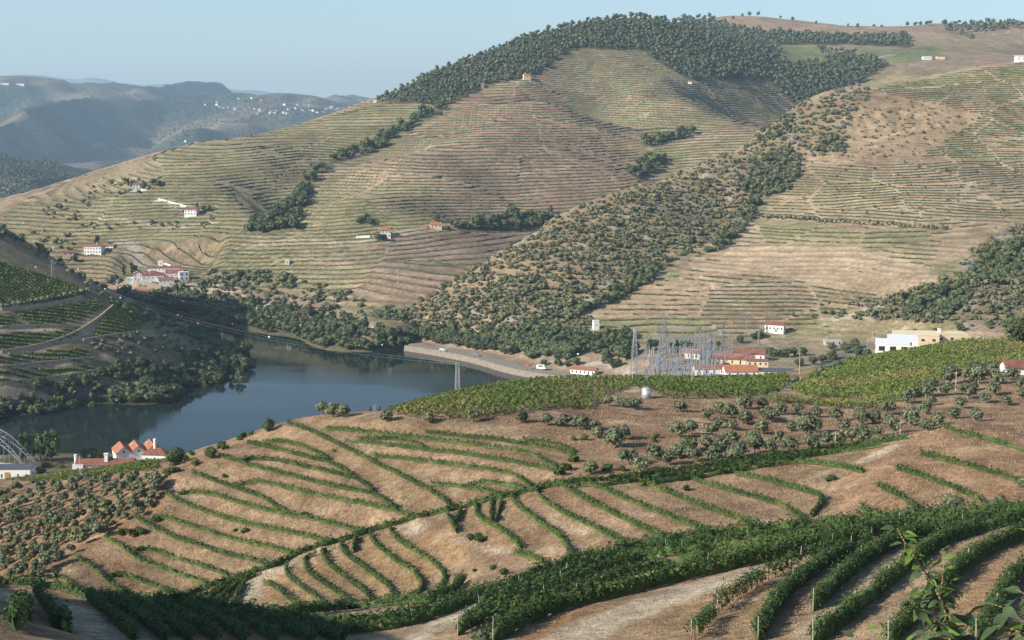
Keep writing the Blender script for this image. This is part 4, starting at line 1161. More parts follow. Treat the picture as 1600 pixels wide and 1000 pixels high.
vine_rows(ROWS_SHADE, 3.0, 1.6, 1.1, 0.22, 80, M['vine_near'], ['vine row along the upper edge of the sandy turn at the left', 'vine row crossing the shaded hollow below the left terraces', 'sunlit topped vine row leading down from the sandy turn', 'shaded vine row in the hollow, second from the sandy turn', 'shaded vine row in the hollow, third from the sandy turn', 'shaded vine row in the hollow, fourth from the sandy turn', 'shaded vine row in the hollow, fifth from the sandy turn', 'shaded vine row in the hollow, sixth from the sandy turn', 'shaded vine row in the hollow, seventh from the sandy turn', 'shaded vine row in the hollow, farthest from the sandy turn', 'short vine row standing alone on the sandy turn', 'stub of vine row in the dark lower left corner'], 'vine rows of the shaded hollow', 29, [0,0.1,0.12,0.1,0.1,0.12,0.12,0.1,0.1,0.05,0,0], 0.0, False)

# broad vineyards on top of the spur
def vineyard(name, poly, ang, pitch, H, leaf, dens, label, seed):
    q = S_FG.cast([a for a, b in poly], [b for a, b in poly]); q = q[~np.isnan(q[:, 0])]
    cx, cy = q[:, 0].mean(), q[:, 1].mean(); R = max(np.ptp(q[:, 0]), np.ptp(q[:, 1]))
    dx, dy = math.sin(ang), math.cos(ang)
    r = np.random.default_rng(seed)
    parts = []
    s = np.arange(-R, R, 0.5)
    for o in np.arange(-R, R, pitch):
        X = cx + dx * s + dy * o; Y = cy + dy * s - dx * o
        Z = S_FG.z(X, Y)
        px, py = project(X, Y, Z)
        m = inpoly(px, py + 1.5 * fbm(X / 6, Y / 6, 2), poly) & S_FG.inside(X, Y)
        if m.sum() < 3: continue
        n = int(m.sum() * 0.5 * dens)
        k = r.choice(np.where(m)[0], n); t = r.uniform(-0.25, 0.25, n)
        c = np.stack([X[k] + dx * t + r.normal(0, 0.22, n), Y[k] + dy * t + r.normal(0, 0.22, n), Z[k] + H * r.uniform(0.15, 1.0, n) * (1 + 0.25 * fbm(X[k], Y[k], 2))], 1)
        nr = r.normal(0, 0.7, (n, 3)); nr[:, 2] += 0.6; nr[:, 0] -= 0.2
        parts.append(leaf_quads(c, nr, np.full(n, leaf), r))
    v, f = join(parts)
    tag(link(name, mesh(name, v, f, M['vine_field'])), label, 'vineyard', kind='stuff')
    print(name, len(f))
FIELD_A = [(604,648),(700,616),(800,592),(1000,584),(1120,582),(1230,578),(1232,604),(1185,623),(1040,624),(1016,612),(990,604),(945,618),(925,640),(860,640),(800,648),(700,657),(640,654)]
FIELD_B = [(1236,612),(1262,590),(1300,574),(1380,552),(1450,540),(1610,530),(1610,572),(1540,572),(1480,592),(1440,617),(1400,628),(1370,632),(1330,622),(1270,622)]
vineyard('vineyard', FIELD_A, 0.05, 1.5, 1.3, 0.5, 10, 'yellowish green vineyard covering the flat top of the spur below the substation', 31)
vineyard('vineyard', FIELD_B, -0.5, 1.7, 1.3, 0.52, 10, 'wide green vineyard sloping up to the right edge below the white sheds', 32)
vineyard('vineyard', [(1205,624),(1290,630),(1400,636),(1395,641),(1290,636),(1200,629)], 1.5, 1.0, 1.2, 0.4, 14, 'narrow strip of vines between the sandy path and the olive slope', 33)
vineyard('vineyard', [(0,748),(120,738),(200,722),(250,722),(250,735),(140,748),(60,755)], 1.3, 1.6, 0.75, 0.4, 12, 'thin strip of vines along the crest behind the olive grove', 34)

# dry grass standing on the banks between the rows
def grass(name, poly, n, size, label, seed, mat):
    r = np.random.default_rng(seed)
    xs = [a for a, b in poly]; ys = [b for a, b in poly]
    px = r.uniform(min(xs), max(xs), n * 2); py = r.uniform(min(ys), max(ys), n * 2)
    k = inpoly(px, py, poly); px = px[k][:n]; py = py[k][:n]
    q = S_FG.cast(px, py, 500, 40); q = q[~np.isnan(q[:, 0])]
    k = fbm(q[:, 0] / 1.5, q[:, 1] / 1.5, 3) > -0.25
    q = q[k]; m = len(q)
    t = r.uniform(0, math.pi, m); s = size * r.uniform(0.5, 1.4, m)
    a = np.stack([np.cos(t), np.sin(t), 0 * t], 1) * s[:, None] * 0.12
    up = np.stack([r.normal(0, 0.25, m), r.normal(0, 0.25, m), np.ones(m)], 1) * s[:, None]
    v = np.stack([q - a - [0, 0, 0.05], q + a - [0, 0, 0.05], q + a * 0.5 + up, q - a * 0.5 + up], 1).reshape(-1, 3)
    f = np.arange(m)[:, None] * 4 + np.arange(4)
    tag(link(name, mesh(name, v, f, mat)), label, 'grass', kind='stuff')
M['straw'] = leaf_mat('dry_straw', (0.46, 0.32, 0.20), (0.60, 0.46, 0.30), 0.5, (0.48, 0.31, 0.19), 0.3)
grass('dry_grass', [(90,890),(260,760),(340,700),(480,650),(880,690),(1000,745),(1400,690),(1480,664),(1600,690),(1600,790),(1300,805),(1100,825),(850,880),(720,905),(600,940),(300,945)], 32000, 0.22, 'dry straw coloured grass on the terrace banks of the spur', 61, M['straw'])
grass('dry_grass', [(640,655),(900,645),(1020,612),(1200,628),(1470,640),(1600,600),(1600,690),(1420,690),(1000,740),(880,700)], 16000, 0.22, 'dry reddish grass on the olive slope', 62, M['straw'])
grass('dry_grass', [(800,1000),(1000,950),(1150,900),(1300,860),(1600,800),(1600,1000)], 16000, 0.09, 'dry grass between the nearest vine rows', 63, M['straw'])
# ------------------------------------------------------------------ trees and shrubs where they stand
def sample_poly(poly, sx, sy, seed, jit=0.45, dens=None):
    r = np.random.default_rng(seed)
    xs = [p[0] for p in poly]; ys = [p[1] for p in poly]
    gx, gy = np.meshgrid(np.arange(min(xs), max(xs), sx), np.arange(min(ys), max(ys), sy))
    gx = gx + (np.arange(gx.shape[0])[:, None] % 2) * sx * 0.5
    gx = gx + r.uniform(-jit, jit, gx.shape) * sx; gy = gy + r.uniform(-jit, jit, gy.shape) * sy
    gx = gx.ravel(); gy = gy.ravel()
    m = inpoly(gx, gy, poly)
    if dens is not None: m &= r.random(len(gx)) < dens
    return gx[m], gy[m]
def stand(sh, px, py, lo=None):
    q = sh.cast(px, py, lo=lo); ok = ~np.isnan(q[:, 0])
    return q[ok], ok

OL = [(739,651),(814,652),(854,657),(880,658),(905,663),(928,665),(934,677),(973,678),(960,691),(982,718),(1022,710),(504,641),(520,644),(536,644),(605,650),(670,653),
 (950,627),(972,629),(990,632),(1062,635),(1107,649),(1125,639),(1142,646),(1165,630),(1165,655),(1125,661),(1142,664),(1112,675),(1142,684),(1080,671),(1060,675),(1105,695),(1130,697),(1177,686),(1179,700),(1155,707),(1082,714),(1062,707),(1046,719),(1117,715),(1192,630),(1195,647),(1190,670),(1145,715),(922,733),(1000,730),
 (1219,639),(1246,641),(1275,644),(1307,650),(1320,665),(1342,640),(1345,655),(1364,654),(1387,641),(1389,657),(1422,657),(1417,622),(1446,612),(1427,612),(1457,596),(1480,610),(1484,592),(1507,587),(1527,580),(1530,592),(1555,572),(1560,592),(1580,585),(1522,602),(1512,615),(1554,610),(1537,622),(1572,625),(1595,600),(1597,615),(1502,630),(1491,646),(1525,650),(1447,640),(1455,625),(1204,652),(1237,666),(1260,677),(1290,687),(1215,687),(1370,674),(1347,672),(1395,670),(1312,687),(1330,684),(1351,684),(1267,697),(1205,700),(1235,697),(1450,665),(1465,655)]
BIG = {(1484,592),(1507,587),(1527,580),(1530,592),(1555,572),(1560,592),(1580,585),(1165,655),(1165,630),(960,691),(1260,677),(1422,657),(1512,615),(1446,612)}
px = np.array([a for a, b in OL], float); py = np.array([b + 8 for a, b in OL], float)
q, ok = stand(S_FG, px, py)
for (a, b), c in zip([o for o, k in zip(OL, ok) if k], q):
    s = (1.35 if (a, b) in BIG else 1.0) * random.uniform(0.9, 1.22)
    if b > 575 and a > 1470 and b < 600: s *= 1.15
    lab, grp = ('grey green olive tree scattered on the reddish slope below the vineyards', 'olive trees of the reddish slope')
    if a < 1015: lab, grp = ('olive tree on the reddish slope between the steel tank and the upper terraces', 'olive trees left of the tank')
    elif a < 1100: lab, grp = ('olive tree on the reddish slope straight below the steel tank', 'olive trees below the tank')
    elif a < 1200: lab, grp = (('olive tree close to the leaning pole, high on the reddish slope', 'olive trees near the leaning pole') if b < 672 else ('olive tree low on the reddish slope, just above the middle of the green belt', 'olive trees above the middle of the belt'))
    elif a < 1300: lab, grp = (('olive tree below the narrow strip of vines by the sandy path', 'olive trees below the vine strip') if b < 672 else ('olive tree just above the right half of the green belt', 'olive trees above the right half of the belt'))
    elif a < 1400: lab, grp = ('olive tree above the right end of the green belt, below the wide vineyard', 'olive trees at the right end of the belt')
    elif b >= 628: lab, grp = ('olive tree on the reddish slope above the red bank at the right', 'olive trees above the red bank')
    if a < 750: lab, grp = ('olive bush on the crest between the terraces and the vineyard', 'olive bushes on the crest')
    elif a > 1440 and b < 628: lab, grp = ('large olive tree in the grove by the right edge', 'olive trees of the right grove')
    OLIVE.put(tuple(c), s, lab, grp)
gx, gy = sample_poly([(-10,764),(60,757),(140,750),(240,742),(258,765),(236,800),(205,812),(160,838),(120,862),(70,905),(-10,905)], 14.5, 10.0, 41, 0.42)
q, ok = stand(S_FG, gx, gy)
rear = gy[ok] < 776
v, f = OLIVE_S.mass(q[rear], np.random.default_rng(3).uniform(0.8, 1.2, rear.sum()))
tag(link('olive_grove', mesh('olive_grove', v, f, M['olive'])), 'merged crowns at the back of the olive grove on the left', 'olive grove', kind='stuff')
for c, a, b in zip(q[~rear], gx[ok][~rear], gy[ok][~rear]):
    zx = 'at its left edge' if a < 70 else ('in its middle' if a < 150 else 'beside the terraces')
    zy = 'upper part' if b < 805 else ('middle' if b < 850 else 'lowest part')
    OLIVE_S.put(tuple(c), random.uniform(0.68, 1.08), 'small olive in the %s of the left grove, %s' % (zy, zx), 'olives of the left grove, %s, %s' % (zy, zx))
print('grove', len(q))
def one(kind, sh, px, py, s, label, group=None, parts=True, q=None, lo=None):
    c = sh.cast([px], [py], lo=lo)[0]
    if np.isnan(c[0]): print('lost', label); return None
    return kind.put(tuple(c), s, label, group, parts, None, None, q)
one(NEARBUSH, S_FG, 1490, 800, 1.75, 'big pale grey bush beside the lowest row of the red bank', None, False)
one(NEARBUSH, S_FG, 1418, 812, 1.2, 'silvery bush rising behind the tall vine hedge', None, False)
one(NEARBUSH, S_FG, 1562, 790, 1.0, 'low grey bush at the foot of the red bank near the right edge', None, False)
one(NEARBUSH, S_FG, 1597, 760, 1.3, 'pale bush cut off by the right edge on the red bank', None, False)
one(NEARBUSH, S_FG, 750, 1004, 1.0, 'dry pale bush at the bottom edge below the belt of vines', None, False)
one(DENSE, S_FG, 276, 727, 0.56, 'rounded dark tree on the crest beside the tiled houses', None, True)
one(DENSE, S_FG, 330, 716, 0.36, 'small dark rounded tree on the crest right of the tiled houses', None, True)
one(DENSE, S_FG, 419, 674, 0.4, 'round dark green tree alone on the crest above the terraces', None, True)
one(DENSE, S_FG, 1077, 706, 0.46, 'bright green leafy tree among the olives of the reddish slope', None, True)
one(DENSE, S_FG, 1274, 676, 0.46, 'tall green fig among the olives near the green belt', None, True)
for a, b, s in [(208,838,1.2),(190,836,1.1),(222,834,1.1),(245,815,0.8),(262,742,1.2),(275,738,1.0),(305,727,0.9),(290,720,1.0),(300,712,0.9),(345,700,1.2),(352,702,1.0),(375,688,0.8),(380,684,1.0),(392,680,0.8),(735,843,0.9),(750,846,1.0),(786,898,0.9),(770,890,0.6),(742,894,0.5),(478,806,0.7),(382,832,0.7),(368,830,0.5),(896,722,1.1),(885,735,1.2),(874,742,1.1),(912,688,0.9),(896,688,0.7),(948,735,1.0),(972,735,0.8),(1298,752,0.9),(1072,766,0.8),(1310,690,1.0),(1022,690,0.8),(1060,712,0.9),(1215,612,0.6),(1025,684,0.8),(523,706,0.4),(350,745,0.6)]:
    z = 'left of the steep straight row' if a < 450 else ('on the near terraces' if b > 780 else ('by the gully right of the upper terraces' if a < 1000 else 'on the right half of the spur'))
    one(GREENBUSH, S_FG, a, b, s, 'small green shrub on the dry banks ' + z, 'shrubs of the dry banks ' + z, False)
one(DENSE, S_FG, 1592, 538, 1.3, 'big bright green tree at the right edge above the vineyard', None, True)
one(DENSE, S_FG, 1620, 534, 1.1, 'green tree half cut off by the right edge above the vineyard', None, True)
for a, b, s in [(1242,596,0.9),(1282,580,1.0),(1275,586,0.8),(1297,574,1.0),(1262,588,0.6),(1310,570,0.9),(1325,562,0.9),(1000,594,0.7),(1020,592,0.7)]:
    one(OLIVE, S_FG, a, b + 6, s, 'olive tree beside the paved lane at the corner of the vineyards', 'olive trees along the paved lane')

# near shore by the houses
def at_z(kind, px, py, z, s, label, group=None, sz=None):
    return kind.put(tuple(PZ(px, py, z)), s, label, group, True, None, sz)
at_z(POPLAR, 40, 728, 1.5, 1.1, 'yellowish poplar, leftmost of three by the steel arch')
at_z(POPLAR, 61, 728, 1.5, 1.05, 'slender dark poplar, middle of three by the steel arch', None, 1.2)
at_z(POPLAR, 82, 728, 1.5, 1.22, 'bright green poplar, rightmost of three by the steel arch')
at_z(DENSE, 140, 722, 1.5, 1.15, 'dark round tree on the shore left of the tiled houses')
for a, b, s in [(97,735,0.36),(112,733,0.33),(30,735,0.4),(70,734,0.5),(52,735,0.45)]: at_z(BROAD, a, b, 2.5, s, 'small trimmed tree on the shore below the poplars', 'small trees below the poplars')
for a, b, s in [(183,716,0.34),(196,712,0.3),(219,714,0.32),(158,716,0.3)]: at_z(BROAD, a, b, 2.5, s, 'small garden tree between the tiled houses', 'garden trees of the tiled houses')
e = at_z(BROAD, 66, 742, 3.0, 0.42, 'purplish shrub beside the white building under the arch')
e.children[1].data = e.children[1].data.copy(); e.children[1].data.materials[0] = M['plum']

# left bank
gx, gy = sample_poly([(20,652),(60,648),(120,644),(170,634),(210,604),(250,575),(300,560),(350,548),(372,542),(392,552),(397,575),(388,596),(340,608),(290,618),(240,628),(180,638),(120,648),(60,656)], 13, 9, 42, 0.5)
q, ok = stand(S_LH, gx, gy)
for c, a in zip(q, gx[ok]):
    z = 'left of the road bend' if a < 160 else ('below the tall bright tree' if a < 270 else 'near the tip of the headland')
    BROAD.put(tuple(c), random.uniform(0.55, 1.0), 'dark leafy tree on the left shore, ' + z, 'trees of the left shore, ' + z, True)
print('left shore', len(q))
gx, gy = sample_poly([(105,612),(180,596),(250,590),(235,560),(215,566),(130,594),(50,606),(30,616)], 13, 8, 43, 0.5)
q, ok = stand(S_LH, gx, gy)
for c in q: BROAD.put(tuple(c), random.uniform(0.55, 0.85), 'dense dark tree in the belt above the left bank road', 'trees above the left bank road', True)
gx, gy = sample_poly([(135,545),(200,525),(260,508),(300,520),(330,540),(300,560),(240,560),(170,560)], 14, 9, 44, 0.5, 0.75)
gx = np.r_[gx, np.linspace(4, 138, 16)]; gy = np.r_[gy, np.linspace(484, 458, 16)]
q, ok = stand(S_LH, gx, gy)
v, f = OLIVE_D.mass(q, np.random.default_rng(3).uniform(0.8, 1.15, len(q)))
tag(link('olive_grove', mesh('olive_grove', v, f, M['olive'])), 'grey green olive lines on the shaded left bank', 'olive grove', kind='stuff')
one(BROAD, S_LH, 385, 552, 0.95, 'pale green tree at the very tip of the left bank')
one(POPLAR, S_LH, 233, 605, 0.85, 'tall bright green tree in the middle of the left bank wood')
gx, gy = sample_poly([(-10,352),(40,376),(100,408),(150,444),(200,466),(250,486),(300,508),(350,530),(340,545),(290,528),(200,492),(150,462),(100,425),(50,395),(-10,372)], 12, 7, 45, 0.5)
q, ok = stand(S_LH, gx, gy)
v, f = BROAD_F.mass(q, np.random.default_rng(1).uniform(0.35, 0.65, len(q)))
tag(link('ridge_wood', mesh('ridge_wood', v, f, M['broadleaf'])), 'dark wood along the shaded crest of the left bank', 'wood', kind='stuff')
# vines on the left bank: straight rows inside the walled plots
parts = []
r = np.random.default_rng(9)
for k, poly in enumerate(LEFT_FIELDS):
    q, ok = stand(S_LH, *sample_poly(poly, 2.6, 1.7, 60 + k, 0.5))
    if len(q):
        # draw plants towards rows 2.6 m apart
        t = np.array([0.55, -0.83]) if k else np.array([0.3, 0.95])
        d = q[:, :2] @ t; dd = np.round(d / 2.6) * 2.6 - d
        q[:, :2] += t * dd[:, None]; q[:, 2] = S_LH.z(q[:, 0], q[:, 1]) + 0.6
        nr = r.normal(0, 0.6, (len(q), 3)); nr[:, 2] += 0.6
        parts.append(leaf_quads(q, nr, np.full(len(q), 1.6), r))
        q2 = q + r.normal(0, 0.35, q.shape); parts.append(leaf_quads(q2, nr + r.normal(0, 0.6, nr.shape), np.full(len(q), 1.1), r))
v, f = join(parts)
tag(link('vineyard', mesh('vineyard', v, f, M['vine_field'])), 'walled plots of vines on the shaded slope of the left bank', 'vineyard', kind='stuff')

# ---- the far bank
def shrubs(sh, polys, sx, sy, seed, kinds, smin, smax, label, group, nthings, massname, masslabel, dens=None, mat=None, lo=None, zone=None):
    G = [sample_poly(p, sx, sy, seed + i, 0.5) for i, p in enumerate(polys)]
    gx = np.concatenate([g[0] for g in G]); gy = np.concatenate([g[1] for g in G])
    q, ok = stand(sh, gx, gy, lo)
    r = np.random.default_rng(seed)
    if dens is not None:
        q = q[r.random(len(q)) < dens + 0.6 * fbm(q[:, 0] / 35, q[:, 1] / 35, 3)]
    zpx, zpy = project(q[:, 0], q[:, 1], q[:, 2])
    s = r.uniform(smin, smax, len(q)) * (1 + 0.5 * (r.random(len(q)) < 0.12))
    o = np.argsort(q[:, 1] / s)
    q = q[o]; s = s[o]; zpx = zpx[o]; zpy = zpy[o]
    for k in range(min(nthings, len(q))):
        z = zone(zpx[k], zpy[k]) if zone else ''
        kinds[k % len(kinds)].put(tuple(q[k]), s[k], label + z, group + z, False)
    if len(q) > nthings:
        n = len(q) - nthings
        v, f = kinds[0].mass(q[nthings:], s[nthings:], seed)
        tag(link(massname, mesh(massname, v, f, mat or M['scrub'])), masslabel, 'scrub', kind='stuff')
    print(group, len(q))
def spur_zone(x, y):
    if x > 1300: return ', right of the white sheds' if x > 1480 else ', above the white sheds'
    if y > 500: return ', low behind the quay' if x < 780 else ', low behind the railway building'
    if x < 760: return ', at its river end'
    if x < 900: return ', left of the transformer house'
    return ', on its middle flank' if y > 400 else ', high near its crest'
shrubs(S_RH, [SCRUB, SCRUB_R], 7.0, 5.6, 70, [BUSH], 0.55, 1.4, 'grey green shrub on the dry rocky spur', 'shrubs of the rocky spur', 200, 'scrub', 'grey green scrub scattered over the dry rocky spur', 0.92, zone=spur_zone)
CLUMPS = [[(930,478),(960,455),(1000,425),(1028,412),(1030,425),(1010,448),(960,472),(900,492),(880,490)], [(1120,385),(1150,350),(1180,312),(1190,314),(1178,345),(1140,385),(1090,400)], [(1160,300),(1180,250),(1220,235),(1256,250),(1252,272),(1230,300),(1190,310)], [(1270,240),(1290,215),(1320,215),(1322,240)],
          [(1410,500),(1440,470),(1500,445),(1520,470),(1480,500)], [(1505,440),(1540,395),(1600,370),(1600,430),(1560,450)], [(700,545),(760,520),(830,515),(900,520),(930,545),(890,560),(800,548)], [(570,500),(640,524),(760,548),(860,562),(905,548),(760,526),(640,508),(590,494)], [(900,540),(950,515),(985,530),(985,560),(940,560)], [(1165,205),(1200,185),(1240,175),(1240,200),(1190,230)]]
shrubs(S_RH, CLUMPS, 8, 6.2, 80, [BROAD_F], 0.45, 0.85, 'dark green tree in the thickets of the rocky spur', 'thicket trees of the rocky spur', 60, 'thicket', 'dark green thickets on the rocky spur', None, M['broadleaf'], zone=spur_zone)
shrubs(S_OH, GULLY, 8, 6.5, 90, [BROAD_F], 0.75, 1.35, 'dark tree in the wooded gully of the mountain', 'trees of the wooded gully', 45, 'gully_wood', 'dark wooded gully running down the mountain', None, M['broadleaf'])
shrubs(S_OH, [[(360,478),(420,486),(520,508),(640,530),(640,541),(520,522),(420,503),(350,492)], [(190,458),(300,466),(362,476),(352,492),(230,480),(190,474)]], 9, 6, 95, [BROAD_F], 0.6, 1.05, 'leafy tree on the far river bank', 'trees of the far river bank', 30, 'bank_wood', 'leafy trees along the far river bank')
shrubs(S_OH, [[(190,466),(300,460),(330,425),(400,420),(480,440),(570,462),(560,500),(430,480),(250,470),(180,470)], [(320,430),(450,425),(470,450),(340,452)]], 11, 8, 97, [BUSH], 0.9, 1.7, 'shrub on the rough ground below the white winery', 'shrubs below the winery', 90, 'scrub', 'scrub on the rough ground below the white winery', 0.7)
shrubs(S_OH, [[(60,330),(130,300),(210,268),(260,290),(210,305),(160,310),(130,345),(80,350)], [(120,345),(270,350),(330,340),(330,352),(270,362),(130,358)], [(350,222),(418,208),(418,218),(352,226)], [(45,360),(110,370),(120,390),(60,398)]], 11, 7, 99, [OLIVE_D], 0.7, 1.3, 'olive tree on the far vineyard slope at the left', 'olive trees of the far left slope', 0, 'scrub', 'scrub at the edge of the far left vineyards', 0.55)
def shore_wood(sh, x0, x1, zlo, zhi, n, kind, label, name, seed, smin, smax):
    px, py = project(sh.X, sh.Y, sh.Z)
    k = np.argwhere((sh.Z > zlo) & (sh.Z < zhi) & (px > x0) & (px < x1) & (sh.Y < 1250))
    r = np.random.default_rng(seed); k = k[r.permutation(len(k))[:n]]
    q = np.stack([sh.X[k[:, 0], k[:, 1]], sh.Y[k[:, 0], k[:, 1]], sh.Z[k[:, 0], k[:, 1]]], 1) + r.normal(0, 0.8, (len(k), 3)) * [1, 1, 0]
    v, f = kind.mass(q, r.uniform(smin, smax, len(q)), seed)
    tag(link(name, mesh(name, v, f, M['broadleaf'])), label, 'wood', kind='stuff')
shore_wood(S_OH, 150, 640, 0.4, 9.0, 330, BROAD_F, 'dark wood along the foot of the far bank', 'bank_wood', 5, 0.5, 1.0)
shore_wood(S_LH, -60, 420, 0.1, 5.5, 330, BROAD_F, 'dark bushes hanging over the water along the left bank', 'bank_wood', 7, 0.45, 0.85)
shore_wood(S_RH, 540, 900, 3.2, 11.0, 230, BROAD_F, 'dark wood at the foot of the rocky spur beside the quay', 'bank_wood', 6, 0.5, 1.0)
# river trees at the quay
for k, a in enumerate(np.linspace(655, 752, 12)):
    one(BROAD, S_RH, a, 531 + (a - 655) * 0.16 + random.uniform(-3, 2), random.uniform(0.9, 1.25), 'tall green tree behind the stone quay', 'trees behind the quay', True)
# olives on the right hand slope
xs = np.arange(1184, 1482, 7.2)
q, ok = stand(S_RH, xs, 340 + 0.062 * (xs - 1184) + np.random.default_rng(2).uniform(-1, 2, len(xs)))
for c in q: OLIVE_D.put(tuple(c), random.uniform(0.75, 1.2), 'olive tree in the long line along the track on the right slope', 'olive trees along the right slope track', False)
G = sample_poly([(1325,148),(1370,150),(1450,162),(1530,185),(1520,205),(1490,220),(1440,240),(1390,250),(1290,250),(1330,235)], 11, 8, 46, 0.5, 0.75)
G2 = sample_poly([(1240,255),(1600,248),(1600,345),(1300,335),(1215,300)], 27, 14, 47, 0.5, 0.55)
q, ok = stand(S_RH, np.r_[G[0], G2[0]], np.r_[G[1], G2[1]])
v, f = OLIVE_D.mass(q, np.random.default_rng(3).uniform(0.5, 0.85, len(q)))
tag(link('olive_grove', mesh('olive_grove', v, f, M['scrub'])), 'small olives dotting the upper right terraces', 'olive grove', kind='stuff')
G = sample_poly([(1270,480),(1340,465),(1400,462),(1350,485),(1300,500),(1230,495)], 13, 8, 48, 0.5, 0.8)
q, ok = stand(S_RH, *G)
v, f = OLIVE_D.mass(q, np.random.default_rng(3).uniform(0.6, 1.1, len(q)))
tag(link('olive_grove', mesh('olive_grove', v, f, M['scrub'])), 'olives near the long white house on the lower right slope', 'olive grove', kind='stuff')
for a, b, s in [(1018,548,1.15),(1071,548,1.0),(980,562,1.3),(992,552,1.1),(1202,557,0.8),(1214,558,0.75),(1228,558,0.8),(1240,556,0.75),(1254,556,0.7),(1186,528,0.7),(1178,530,0.6),(1156,536,0.6),(1122,542,0.5),(1300,548,0.7),(1320,552,0.9),(1340,556,0.9),(1355,560,0.8),(1270,570,0.7),(1285,566,0.7),(1250,572,0.7),(1300,562,0.8),(1335,545,0.8),(1050,545,0.6),(1135,575,0.5),(960,575,0.9),(945,568,0.7),(850,572,0.6),(872,572,0.6),(886,573,0.5),(1500,518,0.7),(1460,522,0.5),(1430,522,0.5)]:
    one(BROAD, S_RH, a, b, s, 'leafy green tree among the buildings of the valley town', 'trees of the valley town')
one(CYPRESS, S_RH, 1058, 557, 1.0, 'single dark cypress beside the small house with the orange roof', None, False)
one(BROAD, S_RH, 1232, 517, 0.7, 'rusty brown tree at the corner of the long white house', None, False).data.materials[0] if False else None
for a, b, s in [(207,430,1.2),(212,432,1.0),(194,432,0.9),(200,292,0.9),(206,293,0.75),(308,332,0.95),(152,386,1.1)]:
    one(CYPRESS, S_OH, a, b, s, 'dark slender cypress beside a white house across the river', 'cypresses across the river', False)
for a, b, s in [(152,392,0.9),(146,392,0.8),(225,297,1.0),(240,290,1.1),(248,292,1.0),(290,336,0.9),(318,330,0.9),(326,330,0.8),(180,440,0.9),(174,445,1.0),(570,348,1.1),(562,350,0.9),(580,352,0.8),(590,377,1.1),(600,377,0.9),(683,346,0.9),(692,343,0.7),(275,456,0.9),(286,452,0.8),(262,458,0.8),(116,410,0.9),(700,360,0.7),(790,345,0.9),(1030,262,1.0)]:
    one(BROAD_F, S_OH, a, b, s, 'tree standing near the scattered houses across the river', 'trees near the far houses', False)

# forest on the mountain top
G = [sample_poly(FOREST, 4.6, 3.7, 51, 0.5), sample_poly([(1470,36),(1530,36),(1600,34),(1610,42),(1530,52),(1520,64),(1480,52)], 5, 4, 52, 0.5), sample_poly([(1205,54),(1290,56),(1425,58),(1425,73),(1330,71),(1210,70)], 5, 4, 53, 0.5)]
gx = np.concatenate([g[0] for g in G]); gy = np.concatenate([g[1] for g in G])
q, ok = stand(S_OH, gx, gy)
r = np.random.default_rng(4)
sc = r.uniform(0.5, 1.25, len(q)) * np.clip(q[:, 1] / 2200, 0.8, 1.3)
v, f = PINE.mass(q, sc, 5)
tag(link('pine_forest', mesh('pine_forest', v, f, M['pine'])), 'dark pine forest covering the top of the mountain', 'forest', kind='stuff')
print('forest', len(q))
sky = [(905,34),(918,31),(880,42),(963,20),(985,15),(1000,13),(1012,14),(1090,27),(1145,32),(1160,28),(1172,27),(1185,26),(1220,30),(1238,34),(1275,38),(1325,42),(1340,44),(1365,44),(1378,45),(1418,43),(1430,42),(1438,42),(1448,41),(1454,40)]
for a, b in sky:
    c = None
    for dy in range(0, 24):
        c = S_OH.cast([a], [b + dy])[0]
        if not np.isnan(c[0]): break
    if not np.isnan(c[0]): PINE.put(tuple(c), random.uniform(0.7, 1.15) * c[1] / 2300, 'pine tree standing out against the sky on the mountain ridge', 'pines on the skyline', False)
q, ok = stand(S_F1, *sample_poly([(-10,212),(40,230),(75,246),(128,290),(130,335),(-10,335)], 5, 4, 54, 0.5))
v, f = PINE.mass(q, np.random.default_rng(6).uniform(0.9, 1.4, len(q)), 7)
tag(link('wood', mesh('wood', v, f, M['pine'])), 'bluish wood on the hill at the left edge', 'wood', kind='stuff')
q, ok = stand(S_F2, *sample_poly([(0,135),(300,148),(590,162),(420,200),(300,235),(100,285),(0,300)], 7.5, 5.0, 55, 0.5))
k = fbm(q[:, 0] / 500 + 3, q[:, 1] / 500, 3) > 0.02
q = q[k]
v, f = PINE.mass(q, np.random.default_rng(6).uniform(0.8, 1.5, len(q)) * q[:, 1] / 5000, 8, 0.8)
tag(link('far_woods', mesh('far_woods', v, f, M['pine'])), 'hazy patches of woodland on the far hills', 'woods', kind='stuff')
print('far woods', len(q))
